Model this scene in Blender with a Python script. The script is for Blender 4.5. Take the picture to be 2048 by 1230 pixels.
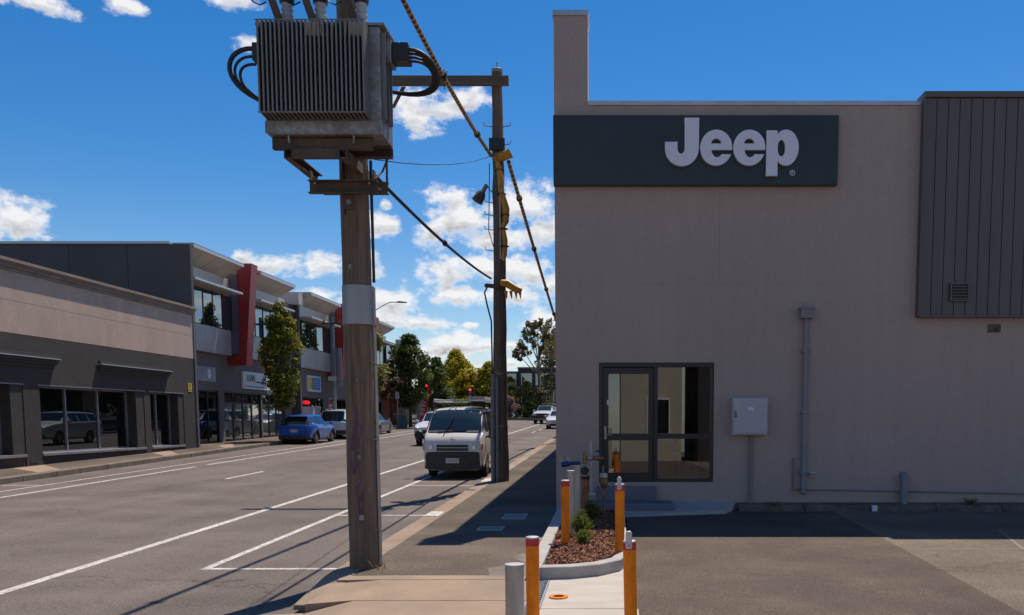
import bpy, bmesh, math, random
from mathutils import Vector, Matrix
random.seed(11)
S = bpy.context.scene
for o in list(bpy.data.objects): bpy.data.objects.remove(o)
COL = S.collection
R = math.radians
PI = math.pi

# ------------------------------------------------------------------ camera, sky, sun, exposure
cd = bpy.data.cameras.new('camera'); cam = bpy.data.objects.new('camera', cd); COL.objects.link(cam)
CAMZ = 2.0
cam.location = (0, 0, CAMZ); cam.rotation_euler = (R(90 - 5.237), 0, 0)
cd.sensor_width = 36; cd.lens = 36 * 1800 / 2048
cd.shift_x = -201 / 2048; cd.shift_y = 387 / 2048
cd.clip_start = .1; cd.clip_end = 3000
S.camera = cam
S.view_settings.view_transform = 'Standard'; S.view_settings.look = 'None'
S.view_settings.gamma = 1; S.view_settings.use_curve_mapping = False
S.view_settings.exposure = 0.3
SUNV = Vector((.19, .46, 1)).normalized()
sd = bpy.data.lights.new('sun', 'SUN'); sd.energy = 4.4; sd.angle = R(.5); sd.color = (1, .91, .79)
sun = bpy.data.objects.new('sun', sd); COL.objects.link(sun)
sun.rotation_euler = SUNV.to_track_quat('Z', 'Y').to_euler()
world = bpy.data.worlds.new('World'); S.world = world; world.use_nodes = True

def build_world():
    nt = world.node_tree; N = nt.nodes; L = nt.links; N.clear()
    def nd(t, **k):
        n = N.new(t)
        for a, b in k.items(): setattr(n, a, b)
        return n
    def put(i, v):
        if isinstance(v, bpy.types.NodeSocket): L.new(v, i)
        else: i.default_value = v
    def mth(op, a, b=0., c=0., clamp=False):
        n = nd('ShaderNodeMath', operation=op, use_clamp=clamp)
        put(n.inputs[0], a); put(n.inputs[1], b); put(n.inputs[2], c); return n.outputs[0]
    def ramp(v, a, b, to0=0., to1=1.):
        n = nd('ShaderNodeMapRange', interpolation_type='SMOOTHSTEP')
        put(n.inputs[0], v); n.inputs[1].default_value = a; n.inputs[2].default_value = b
        n.inputs[3].default_value = to0; n.inputs[4].default_value = to1; return n.outputs[0]
    out = nd('ShaderNodeOutputWorld'); bg = nd('ShaderNodeBackground'); L.new(bg.outputs[0], out.inputs[0])
    sky = nd('ShaderNodeTexSky', sky_type='NISHITA'); sky.sun_disc = False
    sky.sun_elevation = math.asin(SUNV.z); sky.sun_rotation = math.atan2(SUNV.x, SUNV.y)
    sky.altitude = 400; sky.air_density = 1.0; sky.dust_density = .3; sky.ozone_density = 3.0
    hs = nd('ShaderNodeHueSaturation'); hs.inputs['Value'].default_value = .90
    hs.inputs['Hue'].default_value = .504
    L.new(sky.outputs[0], hs.inputs['Color'])
    tc = nd('ShaderNodeTexCoord'); sx = nd('ShaderNodeSeparateXYZ'); L.new(tc.outputs['Generated'], sx.inputs[0])
    x, y, z = sx.outputs
    L.new(mth('MULTIPLY', ramp(z, .0, .11, .5, 1.), ramp(z, .02, .26, 1.24, 1.42)), hs.inputs['Saturation'])
    az = mth('ARCTAN2', x, y)
    el = mth('ARCSINE', z)
    cv = nd('ShaderNodeCombineXYZ'); L.new(az, cv.inputs[0]); L.new(el, cv.inputs[1])
    P = cv.outputs[0]
    def noise(scale, detail, off=(0, 0, 0), rough=.55, squash=1.5, dist=0.):
        m = nd('ShaderNodeVectorMath', operation='MULTIPLY_ADD'); L.new(P, m.inputs[0])
        m.inputs[1].default_value = (1, squash, 1); m.inputs[2].default_value = off
        n = nd('ShaderNodeTexNoise'); L.new(m.outputs[0], n.inputs['Vector'])
        n.inputs['Scale'].default_value = scale; n.inputs['Detail'].default_value = detail
        n.inputs['Roughness'].default_value = rough; n.inputs['Distortion'].default_value = dist
        return n.outputs['Fac']
    n1 = noise(26, 10, (0, 0, 0), .6)
    n1b = noise(26, 7, (.006, .016, 0), .6)
    n2 = noise(70, 8, (3, 1, 0), .6)
    # clouds as seen that day: azimuth, elevation, half widths (radians)
    best = None; low = None
    for (a, e, ra, re) in CLOUDS:
        ra *= 1.18; re *= 1.2
        m = nd('ShaderNodeVectorMath', operation='MULTIPLY_ADD'); L.new(P, m.inputs[0])
        m.inputs[1].default_value = (1 / ra, 1 / re, 1); m.inputs[2].default_value = (-a / ra, -e / re, 0)
        ln = nd('ShaderNodeVectorMath', operation='LENGTH'); L.new(m.outputs[0], ln.inputs[0])
        d = ln.outputs['Value']
        best = d if best is None else mth('SMOOTH_MIN', best, d, .35)
        m2 = nd('ShaderNodeVectorMath', operation='MULTIPLY_ADD'); L.new(P, m2.inputs[0])
        m2.inputs[1].default_value = (.95 / ra, 1 / (re * .62), 1); m2.inputs[2].default_value = (-a / ra * .95, -(e - .58 * re) / (re * .62), 0)
        l2 = nd('ShaderNodeVectorMath', operation='LENGTH'); L.new(m2.outputs[0], l2.inputs[0])
        low = l2.outputs['Value'] if low is None else mth('MINIMUM', low, l2.outputs['Value'])
    core = mth('SUBTRACT', 1., best)
    nn = mth('ADD', mth('MULTIPLY', mth('SUBTRACT', n1, .5), 2.5), mth('MULTIPLY', mth('SUBTRACT', n2, .5), 1.5))
    dens = mth('ADD', core, nn)
    # the same broken cumulus carries on round the rest of the sky
    n3 = noise(7, 8, (7, 3, 0), .58, 2.6)
    rest = ramp(mth('ABSOLUTE', mth('ADD', az, .15)), .62, .85)
    band = mth('MULTIPLY', ramp(el, .02, .09), ramp(el, .85, .5))
    gen = mth('SUBTRACT', mth('MULTIPLY', mth('MULTIPLY', ramp(n3, .50, .64), band), rest), .02)
    d1 = ramp(dens, -.08, .72)
    a_ = mth('MAXIMUM', d1, gen, clamp=True)
    shade = mth('ADD', mth('MULTIPLY', ramp(low, 1.15, .1), .75), mth('MULTIPLY', mth('SUBTRACT', n1b, n1), 2.6))
    shade = mth('ADD', shade, mth('MULTIPLY', mth('SUBTRACT', n2, .5), .5))
    shade = mth('MULTIPLY', shade, ramp(dens, .2, .9), clamp=True)
    cm = nd('ShaderNodeMix', data_type='RGBA'); L.new(shade, cm.inputs[0])
    cm.inputs[6].default_value = (7.4, 7.4, 7.5, 1); cm.inputs[7].default_value = (3.0, 2.95, 3.15, 1)
    mx = nd('ShaderNodeMix', data_type='RGBA'); L.new(mth('MULTIPLY', a_, .97), mx.inputs[0])
    L.new(hs.outputs[0], mx.inputs[6]); L.new(cm.outputs[2], mx.inputs[7])
    L.new(mx.outputs[2], bg.inputs['Color']); bg.inputs['Strength'].default_value = .1
# azimuth, elevation, half width, half height of each cloud, in radians
CLOUDS = [(-0.5749, 0.1815, 0.024, 0.0181), (-0.5501, 0.3588, 0.0295, 0.0076), (-0.4778, 0.3704, 0.019, 0.0063), (-0.4431, 0.3881, 0.0263, 0.0055), (-0.3789, 0.39, 0.0255, 0.0089), (-0.2089, 0.3083, 0.0269, 0.0192), (-0.1594, 0.3239, 0.0289, 0.0119), (-0.183, 0.3158, 0.0261, 0.0101), (-0.1639, 0.2085, 0.0398, 0.0189), (-0.1767, 0.2318, 0.0237, 0.0127), (-0.0999, 0.2242, 0.0404, 0.0238), (-0.0759, 0.1995, 0.0243, 0.0192), (-0.1931, 0.1934, 0.0236, 0.014), (-0.1297, 0.1918, 0.0483, 0.0132), (-0.2548, 0.2007, 0.0204, 0.0108), (-0.2406, 0.221, 0.0072, 0.0044), (-0.2369, 0.2005, 0.0154, 0.0089), (-0.1754, 0.1549, 0.0265, 0.0164), (-0.1274, 0.1611, 0.035, 0.018), (-0.1678, 0.1328, 0.0374, 0.0125), (-0.1061, 0.1339, 0.0434, 0.0136), (-0.0897, 0.1566, 0.0217, 0.013), (-0.0654, 0.1438, 0.0163, 0.0167), (-0.2386, 0.1257, 0.0322, 0.0164), (-0.3035, 0.1586, 0.019, 0.0119), (-0.2559, 0.1547, 0.0143, 0.0101), (-0.2607, 0.1646, 0.0092, 0.007), (-0.3667, 0.1533, 0.0337, 0.0097), (-0.3852, 0.1618, 0.0113, 0.0067), (-0.3045, 0.1265, 0.0225, 0.0081), (-0.2079, 0.1016, 0.0327, 0.0073), (-0.2443, 0.1039, 0.0259, 0.0093), (-0.1766, 0.079, 0.0402, 0.0138), (-0.2033, 0.0701, 0.0318, 0.0095), (-0.1391, 0.0794, 0.0243, 0.0085), (-0.0765, 0.1057, 0.0245, 0.0149), (-0.1341, 0.0527, 0.0217, 0.007), (-0.1132, 0.0797, 0.013, 0.0048), (-0.1539, 0.1005, 0.0086, 0.0037), (-0.1123, 0.0609, 0.0136, 0.0054), (-0.2795, 0.1234, 0.0203, 0.0102), (-0.1876, 0.0565, 0.016, 0.0043), (-0.3642, 0.3549, 0.0188, 0.0059)]
build_world()

# ------------------------------------------------------------------ helpers
M = .0189                                   # the street climbs gently away from the corner
def gz(y): return M * min(y, 150)
class MB:
    def __init__(s): s.v = []; s.f = []; s.mi = []; s.cur = 0
    def poly(s, pts, mi=None):
        b = len(s.v); s.v += [tuple(p) for p in pts]; s.f.append(tuple(range(b, b + len(pts)))); s.mi.append(s.cur if mi is None else mi)
    def raw(s, v, f):
        b = len(s.v); s.v += [tuple(p) for p in v]
        for q in f: s.f.append(tuple(b + i for i in q)); s.mi.append(s.cur)
    def hexa(s, p):        # 8 points: bottom ring 0-3, top ring 4-7
        s.raw(p, [(3, 2, 1, 0), (4, 5, 6, 7), (0, 1, 5, 4), (1, 2, 6, 5), (2, 3, 7, 6), (3, 0, 4, 7)])
    def box(s, x0, x1, y0, y1, z0, z1, slope=False):
        k = (lambda y: M * y) if slope else (lambda y: 0)
        s.hexa([(x0, y0, z0 + k(y0)), (x1, y0, z0 + k(y0)), (x1, y1, z0 + k(y1)), (x0, y1, z0 + k(y1)),
                (x0, y0, z1 + k(y0)), (x1, y0, z1 + k(y0)), (x1, y1, z1 + k(y1)), (x0, y1, z1 + k(y1))])
    def prism(s, ring, d):  # ring of 3D points extruded along d
        n = len(ring); d = Vector(d); r2 = [tuple(Vector(p) + d) for p in ring]
        s.raw(list(ring) + r2, [tuple(range(n))[::-1], tuple(range(n, 2 * n))] + [(i, (i + 1) % n, n + (i + 1) % n, n + i) for i in range(n)])
    def tube(s, pts, r, n=8, caps=True, flat=1.):
        pts = [Vector(p) for p in pts]; rr = r if isinstance(r, (list, tuple)) else [r] * len(pts)
        rings = []; ref = None
        for i, p in enumerate(pts):
            t = (pts[min(i + 1, len(pts) - 1)] - pts[max(i - 1, 0)]).normalized()
            if ref is None: ref = Vector((0, 0, 1)) if abs(t.z) < .9 else Vector((1, 0, 0))
            u = t.cross(ref).normalized(); w = u.cross(t).normalized(); ref = w
            rings.append([p + (u * math.cos(2 * PI * k / n) + w * math.sin(2 * PI * k / n) * flat) * rr[i] for k in range(n)])
        v = [q for g in rings for q in g]; f = []
        for i in range(len(pts) - 1):
            for k in range(n): f.append((i * n + k, i * n + (k + 1) % n, (i + 1) * n + (k + 1) % n, (i + 1) * n + k))
        if caps: f.append(tuple(range(n))[::-1]); f.append(tuple(range((len(pts) - 1) * n, len(pts) * n)))
        s.raw(v, f)
    def cyl(s, p0, p1, r0, r1=None, n=16): s.tube([p0, p1], [r0, r0 if r1 is None else r1], n)
    def ball(s, c, r, n=10, m=6):
        c = Vector(c); r = Vector(r) if not isinstance(r, (int, float)) else Vector((r, r, r))
        v = [c + Vector((0, 0, r.z))]; f = []
        for j in range(1, m):
            for k in range(n):
                a = PI * j / m; b = 2 * PI * k / n
                v.append(c + Vector((r.x * math.sin(a) * math.cos(b), r.y * math.sin(a) * math.sin(b), r.z * math.cos(a))))
        v.append(c - Vector((0, 0, r.z)))
        for k in range(n): f.append((0, 1 + k, 1 + (k + 1) % n))
        for j in range(m - 2):
            for k in range(n): f.append((1 + j * n + k, 1 + (j + 1) * n + k, 1 + (j + 1) * n + (k + 1) % n, 1 + j * n + (k + 1) % n))
        l = len(v) - 1
        for k in range(n): f.append((l, l - n + (k + 1) % n, l - n + k))
        s.raw(v, f)
    def build(s, name, mats, parent=None, smooth=None, bevel=0):
        me = bpy.data.meshes.new(name); me.from_pydata(s.v, [], s.f)
        for m in (mats if isinstance(mats, (list, tuple)) else [mats]): me.materials.append(m)
        if any(s.mi): me.polygons.foreach_set('material_index', s.mi)
        bm = bmesh.new(); bm.from_mesh(me); bmesh.ops.recalc_face_normals(bm, faces=bm.faces); bm.to_mesh(me); bm.free()
        if smooth:
            me.polygons.foreach_set('use_smooth', [True] * len(me.polygons)); me.set_sharp_from_angle(angle=R(smooth))
        return link(name, me, parent, bevel)
def link(name, me, parent=None, bevel=0):
    o = bpy.data.objects.new(name, me); COL.objects.link(o)
    if parent: o.parent = parent; o.matrix_parent_inverse = Matrix.Translation(-parent.location) if parent.type == 'EMPTY' and not parent.get('rot') else Matrix()
    if bevel:
        b = o.modifiers.new('bevel', 'BEVEL'); b.width = bevel; b.segments = 2; b.limit_method = 'ANGLE'; b.angle_limit = R(40)
    return o
def tag(o, label, cat, group=None, kind=None):
    o['label'] = label; o['category'] = cat
    if group: o['group'] = group
    if kind: o['kind'] = kind
    return o
def struct(o): o['kind'] = 'structure'; return o
def thing(name, loc, label, cat, group=None):
    o = bpy.data.objects.new(name, None); o.empty_display_size = .2; COL.objects.link(o); o.location = loc
    return tag(o, label, cat, group)
def copy_tree(o, parent=None):
    c = o.copy(); COL.objects.link(c)
    if parent: c.parent = parent
    for ch in list(o.children): copy_tree(ch, c)
    return c
def text_mesh(name, s, size, mat, parent, loc, rot, depth=.004, align='CENTER'):
    cu = bpy.data.curves.new('t', 'FONT'); cu.body = s; cu.size = size; cu.extrude = depth; cu.align_x = align; cu.align_y = 'CENTER'
    t = bpy.data.objects.new('t', cu); COL.objects.link(t)
    dg = bpy.context.evaluated_depsgraph_get(); me = bpy.data.meshes.new_from_object(t.evaluated_get(dg))
    bpy.data.objects.remove(t); me.materials.clear(); me.materials.append(mat)
    me.transform(Matrix.Translation(loc) @ rot.to_4x4())
    return link(name, me, parent)
def local(o):            # parts modelled in the thing's own frame, not in world coordinates
    o['rot'] = 1; return o

# ------------------------------------------------------------------ materials
def mat(name, c, c2=None, scale=4., rough=.7, metal=0., bump=0., bscale=None, stretch=(1, 1, 1), lo=.35, hi=.65, detail=6,
        speck=0., sscale=200., spec=.5, c3=None, s3=.4, coord='Object', coat=0., island=False, trans=0., streak=0.):
    m = bpy.data.materials.new(name); m.use_nodes = True; nt = m.node_tree; N = nt.nodes; L = nt.links
    b = N['Principled BSDF']; b.inputs['Roughness'].default_value = rough; b.inputs['Metallic'].default_value = metal
    b.inputs['Specular IOR Level'].default_value = spec; b.inputs['Coat Weight'].default_value = coat; b.inputs['Coat Roughness'].default_value = .04
    b.inputs['Base Color'].default_value = (*c, 1)
    if c2 is None and not bump and not speck: return m
    tc = N.new('ShaderNodeTexCoord'); mp = N.new('ShaderNodeMapping'); mp.inputs['Scale'].default_value = stretch
    L.new(tc.outputs[coord], mp.inputs[0]); vec = mp.outputs[0]
    col = None
    def nz(sc, det=detail, ro=.6):
        n = N.new('ShaderNodeTexNoise'); n.inputs['Scale'].default_value = sc; n.inputs['Detail'].default_value = det
        n.inputs['Roughness'].default_value = ro; L.new(vec, n.inputs['Vector']); return n.outputs['Fac']
    def rg(v, a, bb):
        n = N.new('ShaderNodeMapRange'); n.inputs[1].default_value = a; n.inputs[2].default_value = bb; L.new(v, n.inputs[0]); return n.outputs[0]
    def mix(f, a, bb, mode='MIX'):
        n = N.new('ShaderNodeMix'); n.data_type = 'RGBA'; n.blend_type = mode
        for s_, v in ((n.inputs[0], f), (n.inputs[6], a), (n.inputs[7], bb)):
            if isinstance(v, bpy.types.NodeSocket): L.new(v, s_)
            elif isinstance(v, tuple): s_.default_value = (*v, 1)
            else: s_.default_value = v
        return n.outputs[2]
    f0 = rg(nz(scale), lo, hi)
    if island:
        g = N.new('ShaderNodeNewGeometry'); f0 = g.outputs['Random Per Island']
    col = mix(f0, c, c2 or c)
    if c3: col = mix(rg(nz(s3, 4), .45, .7), col, c3)
    if speck:
        f = rg(nz(sscale, 2), .3, .7); k = N.new('ShaderNodeMapRange'); L.new(f, k.inputs[0]); k.inputs[3].default_value = 1 - speck; k.inputs[4].default_value = 1 + speck
        col = mix(1., col, k.outputs[0], 'MULTIPLY')
    if streak:       # faint vertical weather streaks, and a band of splash grime that comes and goes
        m2 = N.new('ShaderNodeMapping'); m2.inputs['Scale'].default_value = (3.2, 3.2, .12); L.new(tc.outputs[coord], m2.inputs[0])
        n2 = N.new('ShaderNodeTexNoise'); n2.inputs['Scale'].default_value = 1.6; n2.inputs['Detail'].default_value = 6; L.new(m2.outputs[0], n2.inputs['Vector'])
        k2 = N.new('ShaderNodeMapRange'); L.new(n2.outputs['Fac'], k2.inputs[0]); k2.inputs[1].default_value = .35; k2.inputs[2].default_value = .7; k2.inputs[3].default_value = 1 + streak * .3; k2.inputs[4].default_value = 1 - streak
        col = mix(1., col, k2.outputs[0], 'MULTIPLY')
    L.new(col, b.inputs['Base Color'])
    if bump:
        bn = N.new('ShaderNodeBump'); bn.inputs['Strength'].default_value = bump; bn.inputs['Distance'].default_value = .01
        L.new(nz(bscale or scale * 6, 4), bn.inputs['Height']); L.new(bn.outputs[0], b.inputs['Normal'])
    if trans:
        tl = N.new('ShaderNodeBsdfTranslucent'); L.new(col, tl.inputs[0]); ms = N.new('ShaderNodeMixShader'); ms.inputs[0].default_value = trans
        L.new(b.outputs[0], ms.inputs[1]); L.new(tl.outputs[0], ms.inputs[2]); L.new(ms.outputs[0], N['Material Output'].inputs[0])
    return m
def glass(name, tint, refl, rough=.0, dark=None, edge=.45):
    m = bpy.data.materials.new(name); m.use_nodes = True; nt = m.node_tree; N = nt.nodes; L = nt.links
    N.remove(N['Principled BSDF'])
    fr = N.new('ShaderNodeLayerWeight'); fr.inputs[0].default_value = .35
    mr = N.new('ShaderNodeMapRange'); L.new(fr.outputs['Facing'], mr.inputs[0]); mr.inputs[3].default_value = refl; mr.inputs[4].default_value = min(1, refl + edge)
    gl = N.new('ShaderNodeBsdfGlossy'); gl.inputs['Roughness'].default_value = rough; gl.inputs['Color'].default_value = (.95, .97, 1, 1)
    if dark: tr = N.new('ShaderNodeBsdfDiffuse'); tr.inputs[0].default_value = (*dark, 1)
    else: tr = N.new('ShaderNodeBsdfTransparent'); tr.inputs[0].default_value = (*tint, 1)
    mx = N.new('ShaderNodeMixShader'); L.new(mr.outputs[0], mx.inputs[0]); L.new(tr.outputs[0], mx.inputs[1]); L.new(gl.outputs[0], mx.inputs[2])
    L.new(mx.outputs[0], N['Material Output'].inputs[0]); return m
def emit(name, c, s):
    m = bpy.data.materials.new(name); m.use_nodes = True; b = m.node_tree.nodes['Principled BSDF']
    b.inputs['Base Color'].default_value = (*c, 1); b.inputs['Emission Color'].default_value = (*c, 1); b.inputs['Emission Strength'].default_value = s; return m

def asphalt(name, c, c2, tracks=False, crack=.5):
    m = mat(name, c, c2, scale=.8, rough=.9, bump=.5, bscale=140, speck=.5, sscale=52, spec=.25, c3=tuple(v * .78 for v in c), s3=.38, detail=8)
    nt = m.node_tree; N = nt.nodes; L = nt.links; b = N['Principled BSDF']
    src = b.inputs['Base Color'].links[0].from_socket
    tc = N.new('ShaderNodeTexCoord')
    nz = N.new('ShaderNodeTexNoise'); nz.inputs['Scale'].default_value = 1.1; nz.inputs['Detail'].default_value = 5; L.new(tc.outputs['Object'], nz.inputs['Vector'])
    ad = N.new('ShaderNodeVectorMath'); ad.operation = 'MULTIPLY_ADD'; L.new(nz.outputs['Color'], ad.inputs[0]); ad.inputs[1].default_value = (1.6, 1.6, 0); L.new(tc.outputs['Object'], ad.inputs[2])
    vo = N.new('ShaderNodeTexVoronoi'); vo.feature = 'DISTANCE_TO_EDGE'; vo.inputs['Scale'].default_value = .22; L.new(ad.outputs[0], vo.inputs['Vector'])
    mr = N.new('ShaderNodeMapRange'); L.new(vo.outputs['Distance'], mr.inputs[0]); mr.inputs[1].default_value = .0; mr.inputs[2].default_value = .006; mr.inputs[3].default_value = 1 - crack; mr.inputs[4].default_value = 1
    nz2 = N.new('ShaderNodeTexNoise'); nz2.inputs['Scale'].default_value = .3; L.new(tc.outputs['Object'], nz2.inputs['Vector'])
    gate = N.new('ShaderNodeMapRange'); L.new(nz2.outputs['Fac'], gate.inputs[0]); gate.inputs[1].default_value = .48; gate.inputs[2].default_value = .56
    mx0 = N.new('ShaderNodeMix'); L.new(gate.outputs[0], mx0.inputs[0]); mx0.inputs[2].default_value = 1.; L.new(mr.outputs[0], mx0.inputs[3])
    mx = N.new('ShaderNodeMix'); mx.data_type = 'RGBA'; mx.blend_type = 'MULTIPLY'; mx.inputs[0].default_value = 1; L.new(src, mx.inputs[6]); L.new(mx0.outputs[0], mx.inputs[7])
    last = mx.outputs[2]
    # worn streaks along the street
    mp = N.new('ShaderNodeMapping'); mp.inputs['Scale'].default_value = (1.1, .05, 1); L.new(tc.outputs['Object'], mp.inputs[0])
    n3 = N.new('ShaderNodeTexNoise'); n3.inputs['Scale'].default_value = .8; n3.inputs['Detail'].default_value = 6; L.new(mp.outputs[0], n3.inputs['Vector'])
    m3 = N.new('ShaderNodeMapRange'); L.new(n3.outputs['Fac'], m3.inputs[0]); m3.inputs[1].default_value = .3; m3.inputs[2].default_value = .7; m3.inputs[3].default_value = .84; m3.inputs[4].default_value = 1.12
    m4 = N.new('ShaderNodeMix'); m4.data_type = 'RGBA'; m4.blend_type = 'MULTIPLY'; m4.inputs[0].default_value = 1 if tracks else .4; L.new(last, m4.inputs[6]); L.new(m3.outputs[0], m4.inputs[7])
    L.new(m4.outputs[2], b.inputs['Base Color']); return m

K = {}
K['road'] = asphalt('road_asphalt', (.138, .112, .098), (.168, .138, .12), True)
K['lot'] = asphalt('lot_asphalt', (.088, .066, .052), (.135, .098, .075), False, .2)
K['lot_old'] = asphalt('old_lot_surface', (.15, .115, .088), (.20, .158, .122), False, .3)
K['foot'] = asphalt('footpath_asphalt', (.10, .076, .058), (.155, .118, .091), False, .35)
K['ground'] = mat('dry_ground', (.12, .11, .07), (.09, .1, .05), scale=.4, rough=.95)
K['patch'] = mat('pale_path_patch', (.20, .165, .135), (.135, .108, .086), scale=3.5, rough=.9, bump=.4, bscale=60, speck=.3, sscale=45, lo=.4, hi=.6)
K['joint'] = mat('filled_joint', (.25, .205, .165), (.19, .15, .12), scale=6, rough=.9)
K['paint'] = mat('road_paint', (.60, .555, .50), (.44, .405, .37), scale=5, rough=.7, bump=.2, bscale=60, lo=.4, hi=.66, speck=.35, sscale=30, c3=(.28, .25, .222), s3=9)
K['kerb'] = mat('kerb_stone', (.30, .205, .14), (.22, .15, .105), scale=2.2, rough=.9, bump=.5, bscale=40, speck=.2, sscale=50, c3=(.3, .26, .22), s3=.7)
K['kerb_left'] = mat('old_kerb_stone', (.19, .145, .11), (.12, .1, .08), scale=2.2, rough=.9, bump=.5, bscale=40, speck=.2, sscale=50)
K['slab'] = mat('driveway_concrete', (.335, .235, .16), (.265, .185, .125), scale=.9, rough=.9, bump=.25, bscale=50, speck=.12, sscale=70, c3=(.24, .178, .13), s3=1.3)
K['conc'] = mat('new_concrete', (.48, .42, .36), (.40, .35, .30), scale=1.6, rough=.85, bump=.2, bscale=45, speck=.07, sscale=60, stretch=(1, 3, 1))
K['conc_grey'] = mat('planter_concrete', (.42, .385, .35), (.34, .31, .285), scale=3, rough=.85, bump=.25, bscale=40, speck=.1, sscale=50)
K['wall'] = mat('render_wall', (.415, .317, .274), (.365, .279, .242), scale=.5, rough=.9, bump=.5, bscale=38, speck=.07, sscale=34, lo=.3, hi=.7, c3=(.435, .32, .28), s3=.25, streak=.04)
K['cap'] = mat('galvanised_capping', (.5, .51, .53), (.4, .41, .43), scale=3, rough=.45, metal=.6)
K['clad'] = mat('metal_cladding', (.118, .10, .09), (.10, .085, .077), scale=1.2, rough=.5, bump=.1, stretch=(3, 3, .3))
K['clad_dark'] = mat('cladding_gap', (.045, .042, .042))
K['sign'] = mat('sign_panel', (.012, .02, .021), (.015, .025, .025), scale=1.2, rough=.35)
K['letter'] = mat('letter_silver', (.72, .70, .76), (.68, .66, .73), scale=3, rough=.45)
K['letter_side'] = mat('letter_return', (.5, .48, .47))
K['frame'] = mat('window_frame_charcoal', (.014, .014, .016), rough=.4)
K['alu'] = mat('aluminium_frame', (.32, .31, .33), (.26, .25, .27), scale=3, rough=.4, metal=.4)
K['glass'] = glass('clear_glass', (.62, .64, .62), .11)
K['dglass'] = glass('dark_shop_glass', (0, 0, 0), .075, .0, (.007, .008, .008), .15)
K['bglass'] = glass('blue_mirror_glass', (0, 0, 0), .2, .005, (.008, .016, .022), .35)
K['fglass'] = glass('frosted_green_glass', (0, 0, 0), .2, .02, (.075, .095, .095))
K['cglass'] = glass('car_glass', (0, 0, 0), .045, .0, (.016, .023, .023), .22)
K['pipe'] = mat('painted_pipe', (.235, .215, .225), (.2, .185, .195), scale=3, rough=.55)
K['box'] = mat('meter_box_paint', (.47, .46, .48), (.41, .405, .425), scale=1.5, rough=.5, bump=.05)
K['brass'] = mat('brass', (.30, .19, .09), (.18, .11, .055), scale=14, rough=.5, metal=.6)
K['copper'] = mat('copper_pipe', (.33, .15, .09), (.16, .08, .055), scale=7, rough=.42, metal=.85)
K['steel'] = mat('galvanised_steel', (.46, .42, .38), (.33, .30, .275), scale=9, rough=.45, metal=.5, bump=.05, stretch=(1, 1, .2))
K['steel2'] = mat('steel_lock_tab', (.5, .5, .5), (.42, .42, .42), scale=9, rough=.5, metal=.5)
K['orange'] = mat('orange_paint', (.86, .235, .003), (.72, .185, .003), scale=4, rough=.5, spec=.25, speck=.10, sscale=30, stretch=(1, 1, .4))
K['red'] = mat('red_reflective_band', (.5, .018, .03), rough=.35)
K['blue_handle'] = mat('blue_valve_handle', (.008, .03, .13), rough=.4)
K['black'] = mat('black_plastic', (.012, .012, .013), rough=.45)
K['rubber'] = mat('tyre_rubber', (.017, .017, .017), (.025, .024, .022), scale=6, rough=.85)
K['wood'] = mat('weathered_pole_timber', (.205, .142, .095), (.09, .06, .04), scale=5, rough=.9, bump=1.2, bscale=9, stretch=(6, 6, .22), lo=.32, hi=.68, speck=.25, sscale=12, c3=(.22, .16, .11), s3=1.2)
K['wood2'] = mat('dark_pole_timber', (.18, .125, .09), (.08, .056, .042), scale=5, rough=.9, bump=1.2, bscale=9, stretch=(6, 6, .22), lo=.32, hi=.68, speck=.25, sscale=12)
K['arm'] = mat('crossarm_timber', (.15, .105, .07), (.08, .057, .04), scale=5, rough=.9, bump=1., bscale=9, stretch=(.25, 6, 6), lo=.3, hi=.7)
K['tank'] = mat('galvanised_tank', (.40, .37, .35), (.25, .23, .22), scale=16, rough=.45, metal=.55, bump=.1, lo=.35, hi=.62, c3=(.18, .15, .13), s3=2.)
K['fin'] = mat('cooling_fin_steel', (.24, .22, .2), (.17, .155, .14), scale=6, rough=.5, metal=.5, stretch=(1, 1, .15))
K['rusty'] = mat('rusty_steel_beam', (.115, .082, .064), (.062, .048, .042), scale=5, rough=.8, metal=.2, bump=.3, bscale=30, c3=(.16, .10, .07), s3=3.)
K['porcelain'] = mat('grey_porcelain', (.42, .43, .44), rough=.25)
K['band'] = mat('aluminium_band', (.36, .345, .345), (.3, .29, .29), scale=2, rough=.5, metal=.5, bump=.05)
K['bolt'] = mat('steel_bolt', (.25, .22, .19), rough=.5, metal=.7)
K['cable'] = mat('black_cable', (.016, .014, .015), rough=.5)
K['yellow_cover'] = mat('yellow_line_cover', (.60, .27, .012), (.36, .15, .01), scale=8, rough=.5, bump=.5, bscale=12)
K['purple'] = mat('purple_spray_paint', (.075, .03, .13), (.12, .07, .12), scale=9, rough=.7)
K['tan'] = mat('tan_render', (.53, .39, .305), (.42, .305, .24), scale=1.2, rough=.9, bump=.3, bscale=25, speck=.1, sscale=30, c3=(.45, .34, .29), s3=.35, stretch=(1, 1, .45), lo=.3, hi=.7)
K['dkrender'] = mat('charcoal_render', (.058, .047, .043), (.04, .033, .031), scale=1.4, rough=.85, bump=.4, bscale=25, speck=.15, sscale=25, lo=.3, hi=.7)
K['cornice'] = mat('cornice_stone', (.27, .205, .165), (.2, .15, .125), scale=2.5, rough=.9, stretch=(1, .4, 1))
K['dkwall'] = mat('dark_panel_wall', (.088, .078, .076), (.075, .067, .066), scale=.8, rough=.75)
K['gfwall'] = mat('grey_street_wall', (.185, .155, .142), (.155, .132, .122), scale=1., rough=.8)
K['alucl'] = mat('silver_composite_cladding', (.54, .49, .455), (.47, .43, .40), scale=.8, rough=.5, metal=.25)
K['soffit'] = mat('cream_soffit', (.45, .375, .30), (.40, .335, .265), scale=.8, rough=.6)
K['fascia'] = mat('pale_fascia', (.52, .52, .54), rough=.45, metal=.3)
K['redpanel'] = mat('red_fin_panel', (.30, .022, .02), (.25, .018, .018), scale=.8, rough=.42)
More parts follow.
